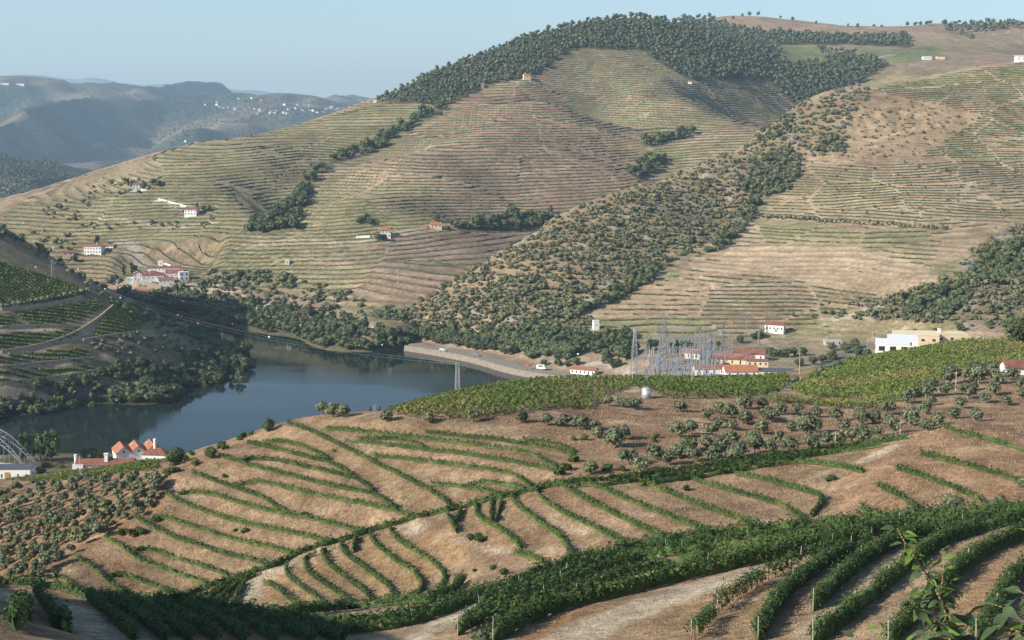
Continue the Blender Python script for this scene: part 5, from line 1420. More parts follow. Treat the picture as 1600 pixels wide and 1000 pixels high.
# ------------------------------------------------------------------ buildings
def house(name, label, loc, rz, w, d, h, roof='gable', rh=1.6, wall='white', rm='tile', win=(3, 1), side=0, door=False, chim=(), cat='house', group=None, over=0.35, deep=2.5, wh=1.1, ww=0.8, axis='x'):
    """walls with their gables, tiled roof, windows and doors; the front looks along local -y"""
    e = empty(name, loc, rz, label, cat, group)
    x, y = w / 2, d / 2
    mb = MB().box(-x, x, -y, y, -deep, h)
    if roof == 'gable':
        if axis == 'x':
            mb.add([(-x,-y,h),(-x,y,h),(-x,0,h+rh),(x,-y,h),(x,y,h),(x,0,h+rh)], [(0,2,1),(3,4,5),(0,3,5,2),(1,2,5,4),(0,1,4,3)])
        else:
            mb.add([(-x,-y,h),(x,-y,h),(0,-y,h+rh),(-x,y,h),(x,y,h),(0,y,h+rh)], [(0,1,2),(3,5,4),(0,2,5,3),(1,4,5,2),(0,3,4,1)])
    mb.build('wall', M[wall], e)
    t = 0.22; rb = MB(); X, Y = x + over, y + over
    if roof == 'gable':
        s = rh / (y if axis == 'x' else x); lo = h - s * over + 0.04; hi = h + rh + 0.06
        if axis == 'x':
            for sg in (-1, 1):
                rb.add([(-X,sg*Y,lo),(X,sg*Y,lo),(X,0,hi),(-X,0,hi),(-X,sg*Y,lo+t),(X,sg*Y,lo+t),(X,0,hi+t),(-X,0,hi+t)], [(0,3,2,1),(4,5,6,7),(0,1,5,4),(1,2,6,5),(2,3,7,6),(3,0,4,7)])
        else:
            for sg in (-1, 1):
                rb.add([(sg*X,-Y,lo),(sg*X,Y,lo),(0,Y,hi),(0,-Y,hi),(sg*X,-Y,lo+t),(sg*X,Y,lo+t),(0,Y,hi+t),(0,-Y,hi+t)], [(0,3,2,1),(4,5,6,7),(0,1,5,4),(1,2,6,5),(2,3,7,6),(3,0,4,7)])
    elif roof == 'hip':
        k = max(x - y, 0.0) if x >= y else 0.0
        k2 = max(y - x, 0.0)
        b = [(-X,-Y,h+0.03),(X,-Y,h+0.03),(X,Y,h+0.03),(-X,Y,h+0.03)]
        rb.add(b + [(-X,-Y,h+t),(X,-Y,h+t),(X,Y,h+t),(-X,Y,h+t),(-k,-k2,h+rh),(k,-k2 if k == 0 else 0,h+rh),(k,k2,h+rh),(-k,k2,h+rh)],
               [(0,3,2,1),(0,1,5,4),(1,2,6,5),(2,3,7,6),(3,0,4,7),(4,5,9,8),(5,6,10,9),(6,7,11,10),(7,4,8,11),(8,9,10,11)])
    elif roof == 'shed':
        rb.add([(-X,-Y,h+0.03),(X,-Y,h+0.03),(X,Y,h+rh),(-X,Y,h+rh),(-X,-Y,h+t),(X,-Y,h+t),(X,Y,h+rh+t),(-X,Y,h+rh+t)], [(0,3,2,1),(4,5,6,7),(0,1,5,4),(1,2,6,5),(2,3,7,6),(3,0,4,7)])
    else:
        rb.box(-X, X, -Y, Y, h + 0.003, h + 0.3)
    ro = rb.build('roof', M[rm], e)
    for cx, cy, ch, cw in chim:
        c = MB().box(cx - cw/2, cx + cw/2, cy - cw/2, cy + cw/2, h - 0.3, h + ch).box(cx - cw*0.7, cx + cw*0.7, cy - cw*0.7, cy + cw*0.7, h + ch + 0.003, h + ch + 0.25)
        c.build('chimney', M['white'], ro)
    nx, fl = win
    wme = None
    def put_win(px, py, pz, rot):
        nonlocal wme
        if wme is None:
            m = MB().box(-ww/2, ww/2, -0.05, 0.03, 0, wh); wme = mesh('window', m.v, m.f, M['glass'])
            m = MB().box(-ww/2-0.1, ww/2+0.1, -0.12, 0.02, -0.12, -0.004); put_win.sill = mesh('sill', m.v, m.f, M['stone'])
        o = link('window', wme, e, (px, py, pz)); o.rotation_euler = (0, 0, rot)
        link('sill', put_win.sill, o)
    for f in range(fl):
        z = (h / fl) * f + (h / fl - wh) * 0.55
        for k in range(nx):
            put_win(-x + w * (k + 0.5) / nx, -y - 0.012, z, 0)
        for k in range(side):
            put_win(-x - 0.012, -y + d * (k + 0.5) / side, z, -math.pi / 2)
            put_win(x + 0.012, -y + d * (k + 0.5) / side, z, math.pi / 2)
    if door:
        m = MB().box(-0.6, 0.6, -0.06, 0.03, 0.0, 2.1); o = m.build('door', M['wood'], e); o.location = (w * 0.05 if nx % 2 == 0 else w / (2 * max(nx, 1)) , -y - 0.014, 0)
    return e
def on(sh, px, py, lo=None):
    c = sh.cast([px], [py], lo=lo)[0]
    if np.isnan(c[0]): raise RuntimeError('no ground at %s %s' % (px, py))
    return c
def m_of(px, Y): return px * Y / FPX
D2R = math.radians

M['quay_stone'] = plain_mat('quay_masonry', (0.24, 0.205, 0.165), 0.95, 0, 0.35, 0.8, 0.8)
# the white winery across the river
W0 = WIN
def wp(dx, dy, dz=0): return (W0[0] + dx * 0.84, W0[1] + dy * 0.8, W0[2] + dz * 0.8)
g = 'wings of the white winery'
house('winery_hall', 'white winery hall with the widest dark red roof, in the middle of the complex', wp(-4, 10, 2), D2R(14), 23, 21, 5.0, 'hip', 4.2, 'white', 'tile_dark', (5, 1), 2, False, ((-3, -7, 2.6, 0.9),), 'building', g, 0.3, 7)
house('winery_hall', 'white winery hall with a red roof behind the tall block', wp(14, 18, 3), D2R(14), 17, 14, 5.2, 'gable', 3.4, 'white', 'tile_red', (4, 1), 2, False, (), 'building', g, 0.3, 7)
house('winery_hall', 'low white winery hall with an orange red roof at the front right', wp(11, 0, -0.5), D2R(14), 16, 10, 3.4, 'gable', 2.6, 'white', 'tile_red', (4, 1), 1, False, (), 'building', g, 0.3, 7)
house('winery_wing', 'long two storey white winery wing with rows of windows at the back', wp(1, 34, 5), D2R(4), 36, 8, 6.4, 'gable', 1.8, 'white', 'tile_dark', (9, 2), 1, False, (), 'building', g, 0.3, 9)
house('winery_block', 'tall white flat roofed winery block with two dark openings', wp(26, 8, 1), D2R(20), 10, 8, 9.0, 'flat', 0, 'white', 'roof_white', (2, 2), 1, False, (), 'building', g, 0.2, 7, 1.6, 1.9)
house('winery_house', 'white gabled house with a bright red roof at the left end of the winery', wp(-18, 8, 1.5), D2R(14), 10, 13, 6.5, 'gable', 3.0, 'white', 'tile', (2, 2), 2, True, (), 'house', g, 0.4, 7, 1.1, 0.8, 'y')
house('winery_annex', 'small white annex below the bright red gable of the winery', wp(-25, 5, 0), D2R(14), 7, 7, 4.5, 'flat', 0, 'white', 'roof_white', (2, 1), 1, False, (), 'building', g, 0.1, 7)
house('winery_tower', 'square white tower rising behind the winery', wp(-4, 43, 6.5), D2R(4), 5.5, 5.5, 11.5, 'flat', 0, 'white', 'roof_white', (1, 2), 1, False, (), 'tower', g, 0.1, 9)
for o in bpy.data.objects:
    if o.get('group') == 'wings of the white winery': o.scale = (0.76, 0.76, 0.76)
def wall_run(name, pts, z0, h, th, mat, label, cat='wall', group=None):
    """a masonry wall along a line on the ground"""
    p = np.asarray(pts, float); o = p[0].copy(); q = p - o
    t = np.gradient(q[:, :2], axis=0); t /= np.linalg.norm(t, axis=1, keepdims=True) + 1e-9
    la = np.stack([-t[:, 1], t[:, 0]], 1) * th / 2
    v = []; f = []
    for i in range(len(q)):
        a = q[i, :2] - la[i]; b = q[i, :2] + la[i]
        v += [(a[0], a[1], q[i, 2] + z0), (b[0], b[1], q[i, 2] + z0), (b[0], b[1], q[i, 2] + h), (a[0], a[1], q[i, 2] + h)]
    for i in range(len(q) - 1):
        k = i * 4
        for j in range(4): f.append((k + j, k + 4 + j, k + 4 + (j + 1) % 4, k + (j + 1) % 4))
    f += [(0, 1, 2, 3), tuple(len(v) - 4 + j for j in (3, 2, 1, 0))]
    e = link(name, mesh(name, v, f, M[mat]), None, tuple(o))
    return tag(e, label, cat, group)
def ground_line(sh, pts, step=3.0): 
    p = pixpath(sh, pts, 0, step, 2)
    return p
wall_run('boundary_wall', ground_line(S_OH, [(252,413),(262,416),(275,420),(286,427),(291,433)], 3), -1, 2.0, 0.6, 'white', 'curved white wall climbing round the right side of the winery')
wall_run('retaining_wall', ground_line(S_OH, [(206,441),(222,445),(240,449),(252,452)], 3), -2, 3.0, 1.0, 'stone', 'stone retaining wall under the front of the winery')

for k, pts in enumerate([[(2,512),(60,510),(125,512)], [(2,551),(60,542),(112,525),(150,502),(177,479)], [(2,575),(80,567),(150,560)], [(2,600),(90,591),(165,578)], [(130,533),(180,524),(240,520)], [(2,484),(60,481),(128,465)]]):
    wall_run('terrace_wall', ground_line(S_LH, pts, 4), -1, 1.3, 0.8, 'stone', ['stone wall above the middle plots of the left bank', 'stone wall along the diagonal track of the left bank', 'stone wall between the two lower tiers of plots on the left bank', 'lowest stone wall under the plots of the left bank', 'stone wall below the fan of rows near the headland', 'highest stone wall below the big shaded plot of the left bank'][k], 'wall', 'terrace walls of the left bank')
H = lambda *a, **k: house(*a, **k)
c = on(S_OH, 148, 396); H('villa', 'long white two storey villa with a red roof above the winery', c, D2R(-6), 15, 9, 6.2, 'hip', 1.9, 'white', 'tile_red', (6, 2), 2, False, ((2, 0, 2.6, 0.8),))
c = on(S_OH, 157, 393); H('villa_wing', 'low wing with a red roof joined to the villa above the winery', (c[0] + 4, c[1] + 8, c[2]), D2R(-6), 12, 7, 4.2, 'gable', 1.5, 'white', 'tile_red', (4, 1), 1)
c = on(S_OH, 107, 399); H('farm_shed', 'grey tiled farm shed left of the villa', c, D2R(10), 9, 6, 2.6, 'gable', 1.3, 'grey_wall', 'tile_dark', (2, 1), 0, False, (), 'shed')
c = on(S_OH, 217, 296); H('hill_house', 'white house with cypresses high on the left vineyard slope', c, D2R(12), 11, 8, 5.0, 'hip', 1.8, 'white', 'tile_red', (4, 2), 2, False, ((2, 0, 2.4, 0.8),))
c = on(S_OH, 227, 296); H('hill_house_annex', 'low white annex beside the house on the left vineyard slope', c, D2R(-10), 6, 5, 3.0, 'flat', 0, 'white', 'tile_dark', (2, 1), 0, False, (), 'building')
c = on(S_OH, 300, 336); H('terrace_house', 'white house with a dark roof and cypress below the bright wall', c, D2R(-8), 11, 8, 5.2, 'gable', 1.8, 'white', 'tile_dark', (4, 2), 2)
wall_run('lane_wall', ground_line(S_OH, [(248,312),(262,316),(278,320),(292,324)], 4), -1, 1.3, 0.5, 'white', 'bright stretch of wall along the lane above the terrace house')
c = on(S_OH, 180, 441); H('cottage', 'tiny cottage with a bright orange roof left of the winery', c, D2R(-15), 5.5, 5, 2.6, 'gable', 1.4, 'white', 'tile', (2, 1), 1, True, (), 'house', None, 0.35, 2.5, 1.0, 0.7, 'y')
c = on(S_OH, 224, 464); H('river_house', 'cream and white house with red roofs below the winery', c, D2R(10), 8, 6, 4.6, 'gable', 1.5, 'cream', 'tile', (2, 2), 1)
c = on(S_OH, 239, 467); H('river_house', 'low red roofed house at the edge of the river shadow', c, D2R(-5), 9, 6, 2.6, 'hip', 1.5, 'cream', 'tile_red', (3, 1), 1)
c = on(S_OH, 601, 370); H('pyramid_roof_house', 'square white house with a pyramid of red tiles on the brown slope', c, D2R(6), 9.6, 9.2, 5.6, 'hip', 3.2, 'white', 'tile', (4, 2), 3, False, (), 'house', None, 0.5)
wall_run('yard_wall', ground_line(S_OH, [(556,372),(566,371),(578,371)], 3), -1, 1.6, 0.8, 'white', 'low white yard wall left of the pyramid roofed house')
c = on(S_OH, 681, 356); H('track_house', 'low farmhouse with a red roof beside the track on the brown slope', c, D2R(8), 9.5, 5.5, 2.9, 'gable', 1.6, 'cream', 'tile', (3, 1), 1)
c = on(S_OH, 449, 413); H('pump_house', 'tiny white cube of a pump house on the far slope', c, D2R(5), 3.3, 3.2, 3.4, 'flat', 0, 'white', 'roof_white', (1, 1), 0, False, (), 'building', None, 0.1)
c = on(S_OH, 754, 137); H('ridge_tower', 'small stone tower on the ridge edge beside the forest', c, D2R(5), 4.0, 4.0, 5.0, 'hip', 1.2, 'stone', 'stone', (1, 1), 0, False, (), 'tower')
c = on(S_OH, 823, 124); H('ridge_house', 'pale house with an orange roof where the forest meets the vineyard', c, D2R(15), 9.0, 6, 5.0, 'gable', 1.8, 'cream', 'tile', (3, 1), 1, False, ((-2, 0, 3.0, 0.9),))
c = on(S_OH, 1078, 131); H('field_hut', 'tiny pale hut at the corner of the forest', c, D2R(0), 4.5, 4, 3.0, 'gable', 1.2, 'white', 'tile_dark', (1, 1), 0, False, (), 'hut')
c = on(S_OH, 586, 161); H('field_hut', 'tiny white hut at the lower end of the forest ridge', c, D2R(0), 4.0, 4, 3.0, 'flat', 0, 'white', 'roof_white', (1, 1), 0, False, (), 'hut', None, 0.1)
c = on(S_OH, 1448, 93); H('plateau_shed', 'long white shed on the high plateau at the right', c, D2R(4), 14, 8, 3.2, 'gable', 1.3, 'white', 'roof_white', (4, 1), 1, False, (), 'shed')
c = on(S_OH, 1469, 92); H('plateau_house', 'unfinished pinkish house on the high plateau at the right', c, D2R(-4), 13, 8, 3.6, 'gable', 1.0, 'cream', 'tile_dark', (3, 1), 1)
c = on(S_RH, 1597, 96); H('hilltop_shed', 'white roofed shed on the hilltop at the right edge', c, D2R(0), 14, 8, 5.0, 'shed', 1.2, 'white', 'roof_white', (3, 1), 0, False, (), 'shed')

# town on the valley floor
c = on(S_RH, 931, 514); H('transformer_tower', 'tall narrow white transformer house above the railway', c, D2R(10), 3.6, 3.4, 5.2, 'flat', 0, 'white', 'roof_white', (1, 1), 0, False, (), 'building', None, 0.12, 2, 0.6, 0.5)
c = on(S_RH, 1211, 518); H('long_house', 'long white house with a dark red roof on the lower right slope', c, D2R(-24), 11.5, 5.5, 4.4, 'gable', 1.5, 'white', 'tile_dark', (5, 1), 1, True)
c = on(S_RH, 1301, 538); H('ruined_barn', 'roofless concrete barn on the terraces right of the town', c, D2R(0), 10, 5, 2.2, 'flat', 0, 'grey_wall', 'grey_wall', (3, 1), 0, False, (), 'barn', None, 0.05)
c = on(S_RH, 1083, 559); H('small_house', 'small white house with a bright orange roof beside the cypress', c, D2R(-18), 8.5, 6, 3.0, 'gable', 1.8, 'white', 'tile', (2, 1), 1, True)
g = 'red roofed warehouses of the town'
def town(px, py, *a, **k):
    c = on(S_RH, px, py); return house(a[0], a[1], tuple(c), *a[2:], **k)
town(1145, 568, 'warehouse', 'long warehouse with a faded red roof furthest left behind the gantries', D2R(-14), 22, 8, 2.9, 'gable', 1.9, 'cream', 'tile_red', (5, 1), 1, cat='building', group=g)
town(1172, 560, 'warehouse', 'warehouse with a brown roof and white ridge at the back of the town', D2R(-18), 17, 8, 3.0, 'gable', 2.2, 'white', 'tile_dark', (4, 1), 1, cat='building', group=g)
town(1120, 582, 'warehouse', 'low pinkish roofed warehouse directly behind the substation', D2R(0), 24, 8, 2.4, 'gable', 1.6, 'white', 'tile_red', (6, 1), 1, cat='building', group=g)
town(1156, 586, 'warehouse', 'warehouse with the brightest red roof, right of the substation', D2R(2), 17, 10, 2.6, 'gable', 2.6, 'white', 'tile', (4, 1), 1, cat='building', group=g)
town(1183, 578, 'white_house', 'white two storey house with a low red annex right of the warehouses', D2R(-6), 11, 7, 5.2, 'flat', 0, 'cream', 'tile_red', (4, 2), 1, cat='house')
town(1150, 597, 'canopy', 'long dark flat canopy roof at the edge of the vineyard', D2R(2), 25, 6, 3.0, 'flat', 0, 'white', 'roof_grey', (0, 1), 0, cat='shed')
town(1212, 588, 'depot', 'cream depot with a flat dark roof right of the town', D2R(-10), 18, 11, 3.2, 'flat', 0, 'cream', 'roof_grey', (3, 1), 1, cat='building')
town(913, 584, 'station', 'long low railway building with a red roof and white gable', D2R(-28), 15, 5, 2.6, 'gable', 1.5, 'white', 'tile_red', (6, 1), 1, cat='building')
q0 = P(1394, 549, 520)
H('industrial_shed', 'large white industrial shed with a notched front at the vineyard edge', (q0[0], q0[1], q0[2]), D2R(-12), 12, 9, 3.3, 'shed', 0.7, 'white', 'roof_white', (3, 1), 1, False, (), 'shed', None, 0.15, 8, 1.6, 2.2)
q0 = P(1420, 546, 530)
H('industrial_shed', 'second white shed with a sloping roof behind the notched one', (q0[0], q0[1] + 9, q0[2]), D2R(-12), 11, 9, 2.9, 'shed', 0.7, 'white', 'roof_white', (2, 1), 1, False, (), 'shed', None, 0.15, 8)
q0 = P(1430, 536, 560)
H('cream_hall', 'cream coloured hall behind the white sheds', (q0[0], q0[1], q0[2]), D2R(-5), 17, 9, 3.6, 'shed', 0.7, 'cream', 'cream', (4, 1), 1, False, (), 'building', None, 0.1, 8, 0.8, 1.2)
q0 = P(1482, 534, 570)
H('cream_hall', 'long cream hall furthest right behind the white sheds', (q0[0], q0[1], q0[2]), D2R(0), 13, 9, 3.6, 'flat', 0, 'cream', 'cream', (3, 1), 1, False, ((-4, 0, 1.6, 0.9),), 'building', None, 0.05, 8, 0.8, 1.2)
c = on(S_FG, 1590, 584); H('tiled_shed', 'shed with a brown tiled roof among the olives at the right edge', tuple(c), D2R(0), 6.5, 4.5, 1.7, 'gable', 1.2, 'white', 'tile_dark', (2, 1), 0, False, (), 'shed')

# tiled houses on the near shore
SH = 2.0
def shore(px, py): return tuple(PZ(px, py, SH))
ridge_rz = math.atan2(-0.92, 0.40)
g = 'orange gabled boathouses'
for k, (a, b, lab) in enumerate([(186, 724, 'leftmost orange roofed gabled house of three on the near shore'), (209, 722, 'middle orange roofed gabled house of three on the near shore'), (233, 720, 'rightmost orange roofed gabled house of three on the near shore')]):
    c = PZ(a, b, SH)
    e = house('gabled_house', lab, (c[0], c[1] + 5, SH), ridge_rz + math.pi, 12, 6.4, 4.3, 'gable', 2.5, 'white', 'tile', (3, 1), 0, False, ((1.0, 1.6, 2.2, 0.8),) if k else (), 'house', g, 0.3, 2)
    m = MB().lathe([(0.45, -0.04), (0.45, 0.04)], 10); o = m.build('round_window', M['glass'], e); o.rotation_euler = (0, math.pi / 2, 0); o.location = (-6.03, 0, 4.9)
c = PZ(246, 722, SH)
house('hipped_house', 'house with a weathered brown hipped roof right of the gabled houses', (c[0], c[1], SH), D2R(-6), 10, 7, 3.8, 'hip', 2.4, 'white', 'tile_dark', (3, 1), 1, False, (), 'house', None, 0.35, 2)
def round_chimney(px, py, z0, z1, r, label):
    c = PZ(px, py, SH)
    m = MB().lathe([(r, z0 - SH), (r, z1 - SH - 0.5), (r * 1.15, z1 - SH - 0.5), (r * 1.15, z1 - SH - 0.2), (r * 0.6, z1 - SH)], 12)
    o = m.build('chimney', M['white'], None, False); o.location = (c[0], c[1], SH)
    tag(o, label, 'chimney')
round_chimney(243, 722, SH, SH + 10.0, 0.62, 'tall round white chimney behind the brown hipped roof')
c = PZ(166, 735, SH)
e = house('lodge', 'long low lodge with a brown tiled roof and white gable end', (c[0], c[1], SH), D2R(3), 23, 6.5, 2.9, 'gable', 1.9, 'white', 'tile_dark', (6, 1), 1, True, ((0.5, -1.2, 4.2, 1.3),), 'house', None, 0.35, 2)
round_chimney(119, 733, SH, SH + 6.2, 0.6, 'round white chimney at the left end of the long lodge')
c = PZ(124, 737, SH)
house('lodge_porch', 'white porch building with a stepped parapet at the left end of the lodge', (c[0], c[1], SH), D2R(3), 4.2, 5, 3.0, 'flat', 0, 'white', 'roof_white', (1, 1), 0, True, (), 'building', None, 0.1, 2)
c = PZ(14, 752, SH)
e = house('river_warehouse', 'white warehouse with a grey roof and an ochre door under the steel arch', (c[0], c[1], SH), D2R(2), 19, 7, 5.8, 'flat', 0, 'white', 'roof_grey', (6, 1), 1, False, (), 'building', None, 0.4, 2, 1.3, 0.5)
MB().box(-1.0, 1.0, -0.07, 0.02, 0.0, 3.6).build('sliding_door', M['wood'], e).location = (0.6, -3.52, 0.9)

# steel arch bridge at the left edge
b0 = np.array(PZ(40, 733, 5.0)); 
e = empty('arch_bridge', tuple(b0), 0, 'pale steel lattice arch of the road bridge at the left edge', 'bridge')
LEN, RISE = 46.0, 13.5
dirv = np.array([-0.94, 0.34]); nrm = np.array([0.34, 0.94])
def ap(t, o, lift): return (dirv[0] * LEN * t + nrm[0] * o, dirv[1] * LEN * t + nrm[1] * o, lift)
for o_ in (0.0, 6.0):
    top = [ap(t, o_, RISE * (1 - (2 * t - 1) ** 2) + 1.2) for t in np.linspace(0, 1, 19)]
    bot = [ap(t, o_, (RISE - 1.6) * (1 - (2 * t - 1) ** 2)) for t in np.linspace(0, 1, 19)]
    rib = MB().tube(top, [0.22] * 19, 4).tube(bot, [0.22] * 19, 4)
    ro = rib.build('arch_rib', M['steel'], e)
    lac = MB()
    for i in range(18):
        lac.bar(top[i], bot[i], 0.1); lac.bar(top[i], bot[i + 1], 0.1)
    tag(lac.build('lacing', M['steel'], ro), kind='stuff')
    for i in range(1, 18):
        MB().bar(bot[i], (bot[i][0], bot[i][1], -0.3), 0.08).build('hanger', M['steel'], e)
wb = MB()
for i in range(2, 17):
    t = i / 18; a_ = ap(t, 0, RISE * (1 - (2 * t - 1) ** 2) + 1.2); b_ = ap(t, 6, a_[2]); wb.bar(a_, b_, 0.12)
    t2 = (i + 1) / 18; c_ = ap(t2, 6, RISE * (1 - (2 * t2 - 1) ** 2) + 1.2)
    if i < 16: wb.bar(a_, c_, 0.08)
tag(wb.build('wind_bracing', M['steel'], e), kind='stuff')
dk = MB(); v = [ap(0, -1, -0.3), ap(1, -1, -0.3), ap(1, 7, -0.3), ap(0, 7, -0.3), ap(0, -1, -1.0), ap(1, -1, -1.0), ap(1, 7, -1.0), ap(0, 7, -1.0)]
dk.add(v, [(0,1,2,3),(7,6,5,4),(0,4,5,1),(1,5,6,2),(2,6,7,3),(3,7,4,0)]).build('deck', M['concrete'], e)

# stone quay on the far bank
qp = QUAY.copy()
t = np.gradient(qp[:, :2], axis=0); t /= np.linalg.norm(t, axis=1, keepdims=True)
la = np.stack([-t[:, 1], t[:, 0]], 1)
if la[0, 1] < 0: la = -la
inn = qp.copy(); inn[:, :2] += la * 11
v = []; f = []
for i in range(len(qp)):
    a = qp[i]; b = inn[i]; o_ = a.copy(); o_[:2] -= la[i] * 1.2
    v += [(o_[0], o_[1], -2), (a[0], a[1], 2.8), (a[0], a[1], 3.5), (a[0] + la[i, 0] * 0.6, a[1] + la[i, 1] * 0.6, 3.5), (a[0] + la[i, 0] * 0.6, a[1] + la[i, 1] * 0.6, 2.85), (b[0], b[1], 2.9), (b[0], b[1], -2)]
for i in range(len(qp) - 1):
    for j in range(6): f.append((i * 7 + j, (i + 1) * 7 + j, (i + 1) * 7 + j + 1, i * 7 + j + 1))
o_ = link('quay', mesh('quay', v, f, M['quay_stone'])); tag(o_, 'pale stone quay wall along the far river bank', 'quay')
# ------------------------------------------------------------------ power lines, substation, small things
def lattice(name, label, loc, h, base, top, arms=(), rz=0.0, panels=9, r=0.12, cat='pylon', group=None):
    """a lattice steel tower: four legs, crossed bracing, cross arms"""
    e = empty(name, loc, rz, label, cat, group)
    lv = lambda t: base * (1 - t) + top * t
    for sx, sy in ((-1,-1),(1,-1),(1,1),(-1,1)):
        MB().bar((sx*base/2, sy*base/2, -1.5), (sx*top/2, sy*top/2, h), r, r * 0.8, 4).build('leg', M['steel'], e)
    br = MB(); zs = [h * (1 - (1 - k / panels) ** 1.35) for k in range(panels + 1)]
    for k in range(panels):
        a, b = lv(zs[k] / h) / 2, lv(zs[k + 1] / h) / 2
        for (x0, y0), (x1, y1) in (((-1,-1),(1,-1)),((1,-1),(1,1)),((1,1),(-1,1)),((-1,1),(-1,-1))):
            br.bar((x0*a, y0*a, zs[k]), (x1*b, y1*b, zs[k+1]), r * 0.55); br.bar((x1*a, y1*a, zs[k]), (x0*b, y0*b, zs[k+1]), r * 0.55)
            br.bar((x0*b, y0*b, zs[k+1]), (x1*b, y1*b, zs[k+1]), r * 0.5)
    tag(br.build('bracing', M['steel'], e), kind='stuff')
    for z, half in arms:
        for sx in (-1, 1):
            m = MB(); w = lv(z / h) / 2
            m.bar((sx*w, -w, z), (sx*half, 0, z + 0.2), r*0.7).bar((sx*w, w, z), (sx*half, 0, z + 0.2), r*0.7).bar((0, 0, z + h * 0.05), (sx*half, 0, z + 0.2), r*0.6)
            a = m.build('cross_arm', M['steel'], e)
            MB().bar((sx*half, 0, z + 0.2), (sx*half, 0, z - 1.3), 0.1, 0.14, 6).build('insulator', M['glass'], a)
    return e
def pole(label, loc, h, r=0.16, group='concrete poles of the far slopes', tilt=0.0, arm=0.0, mat='concrete', name='utility_pole'):
    e = empty(name, loc, random.uniform(-0.5, 0.5), label, 'pole', group); e.rotation_euler[1] = tilt
    MB().bar((0, 0, -1), (0, 0, h), r, r * 0.6, 6).build('shaft', M[mat], e)
    MB().bar((-max(arm, 0.5), 0, h - 0.4), (max(arm, 0.5), 0, h - 0.4), r * 0.5, None, 4).build('cross_arm', M[mat], e)
    return e
c = on(S_LH, 83, 436); T1 = lattice('pylon', 'grey lattice pylon on the shaded ridge of the left bank', tuple(c), 10.8, 2.4, 0.7, ((9.6, 2.2), (7.6, 2.8)), 0.5, 8, 0.07)
# a pylon on the near slope beyond the crest, its top above the vineyard
b = P(715, 612, 345); T2 = lattice('pylon', 'grey lattice pylon rising behind the vineyard crest against the river', (b[0], b[1], b[2] - 2.0), 9.4, 1.25, 0.7, (), 0.3, 9, 0.05)
b = P(586, 648, 268); T3 = lattice('pylon', 'small forked pylon head just above the crest', (b[0], b[1], b[2] - 1.0), 3.0, 0.6, 0.3, ((2.6, 0.9), (1.9, 0.7)), 0.1, 4, 0.05)
Z0 = 12.0
def vf(px, Y):
    Y = Y + 48
    return np.array([(px - 800) / FPX * Y * 1.0, Y, S_RH.z([(px - 800) / FPX * Y], [Y])[0]])
L1 = lattice('line_tower', 'tall lattice tower at the left end of the substation', tuple(vf(994, 712)), 29.5, 4.6, 0.7, ((22, 1.8), (18.5, 2.0), (15.5, 2.2)), 0.2, 12, 0.11, 'tower')
L2 = lattice('line_tower', 'tall lattice tower standing over the middle of the substation', tuple(vf(1039, 705)), 29.5, 4.6, 0.7, ((25, 1.8), (21, 2.0), (17.5, 2.2)), -0.2, 12, 0.11, 'tower')
for k, (a, Y, h) in enumerate([(1110, 745, 14), (1133, 770, 17), (1170, 790, 19), (1190, 770, 14), (1172, 700, 11), (1115, 720, 16), (1097, 770, 15)]):
    lattice('lattice_mast', 'slim lattice mast at the right half of the substation', tuple(vf(a, Y)), h * 0.75, 1.3, 0.5, ((h * 0.6, 1.4),), k * 0.7, 8, 0.09, 'mast', 'lattice masts of the substation')
def gantry(px, Y, span, h, bays, k):
    c = vf(px, Y)
    e = empty('gantry', tuple(c), random.uniform(-0.05, 0.05), 'steel portal gantry carrying busbars in the substation', 'gantry', 'gantries of the substation')
    for i in range(bays + 1):
        x = -span / 2 + span * i / bays
        m = MB()
        for s_ in (-0.35, 0.35): m.bar((x + s_, 0, -1), (x + s_ * 0.5, 0, h), 0.12, 0.1)
        for j in range(8): m.bar((x - 0.35 if j % 2 else x + 0.35, 0, h * j / 8), (x + 0.3 if j % 2 else x - 0.3, 0, h * (j + 1) / 8), 0.07)
        m.build('column', M['steel'], e)
    m = MB()
    for dz in (0, -0.8): m.bar((-span/2 - 0.5, 0, h + dz), (span/2 + 0.5, 0, h + dz), 0.11)
    n = int(span / 1.1)
    for j in range(n): m.bar((-span/2 + span*j/n, 0, h - (0.8 if j % 2 else 0)), (-span/2 + span*(j+1)/n, 0, h - (0 if j % 2 else 0.8)), 0.06)
    m.build('beam', M['steel'], e)
    for j in range(bays * 3):
        x = -span / 2 + span * (j + 0.5) / (bays * 3)
        MB().lathe([(0.1, h - 2.3), (0.2, h - 2.0), (0.1, h - 1.8), (0.2, h - 1.5), (0.1, h - 1.2), (0.05, h - 0.8)], 6, (x, 0)).build('insulator', M['blue_paint'], e)
for k, (a, Y, sp, h, nb) in enumerate([(1030, 690, 22, 9.5, 3), (1060, 705, 26, 10.5, 4), (1075, 722, 28, 10.5, 4), (1045, 740, 24, 9, 3), (1085, 675, 24, 7.5, 3), (1110, 695, 18, 9.5, 2), (1120, 740, 16, 12, 2), (1010, 712, 14, 11, 2), (1000, 690, 9, 8, 1), (1130, 715, 12, 13, 1), (1060, 760, 22, 11, 3), (1020, 700, 16, 7, 2), (1095, 705, 20, 8, 3), (1050, 680, 20, 6.5, 3), (1120, 700, 12, 11, 1), (1080, 745, 24, 8, 3)]):
    gantry(a, Y, sp, h, nb, k)
r = np.random.default_rng(77)
ip = MB().lathe([(0.3, -0.8), (0.3, 1.6), (0.14, 1.65), (0.3, 2.1), (0.16, 2.3), (0.3, 2.7), (0.16, 2.9), (0.3, 3.3), (0.1, 3.6)], 7)
ime = mesh('insulator_column', ip.v, ip.f, M['blue_paint'])
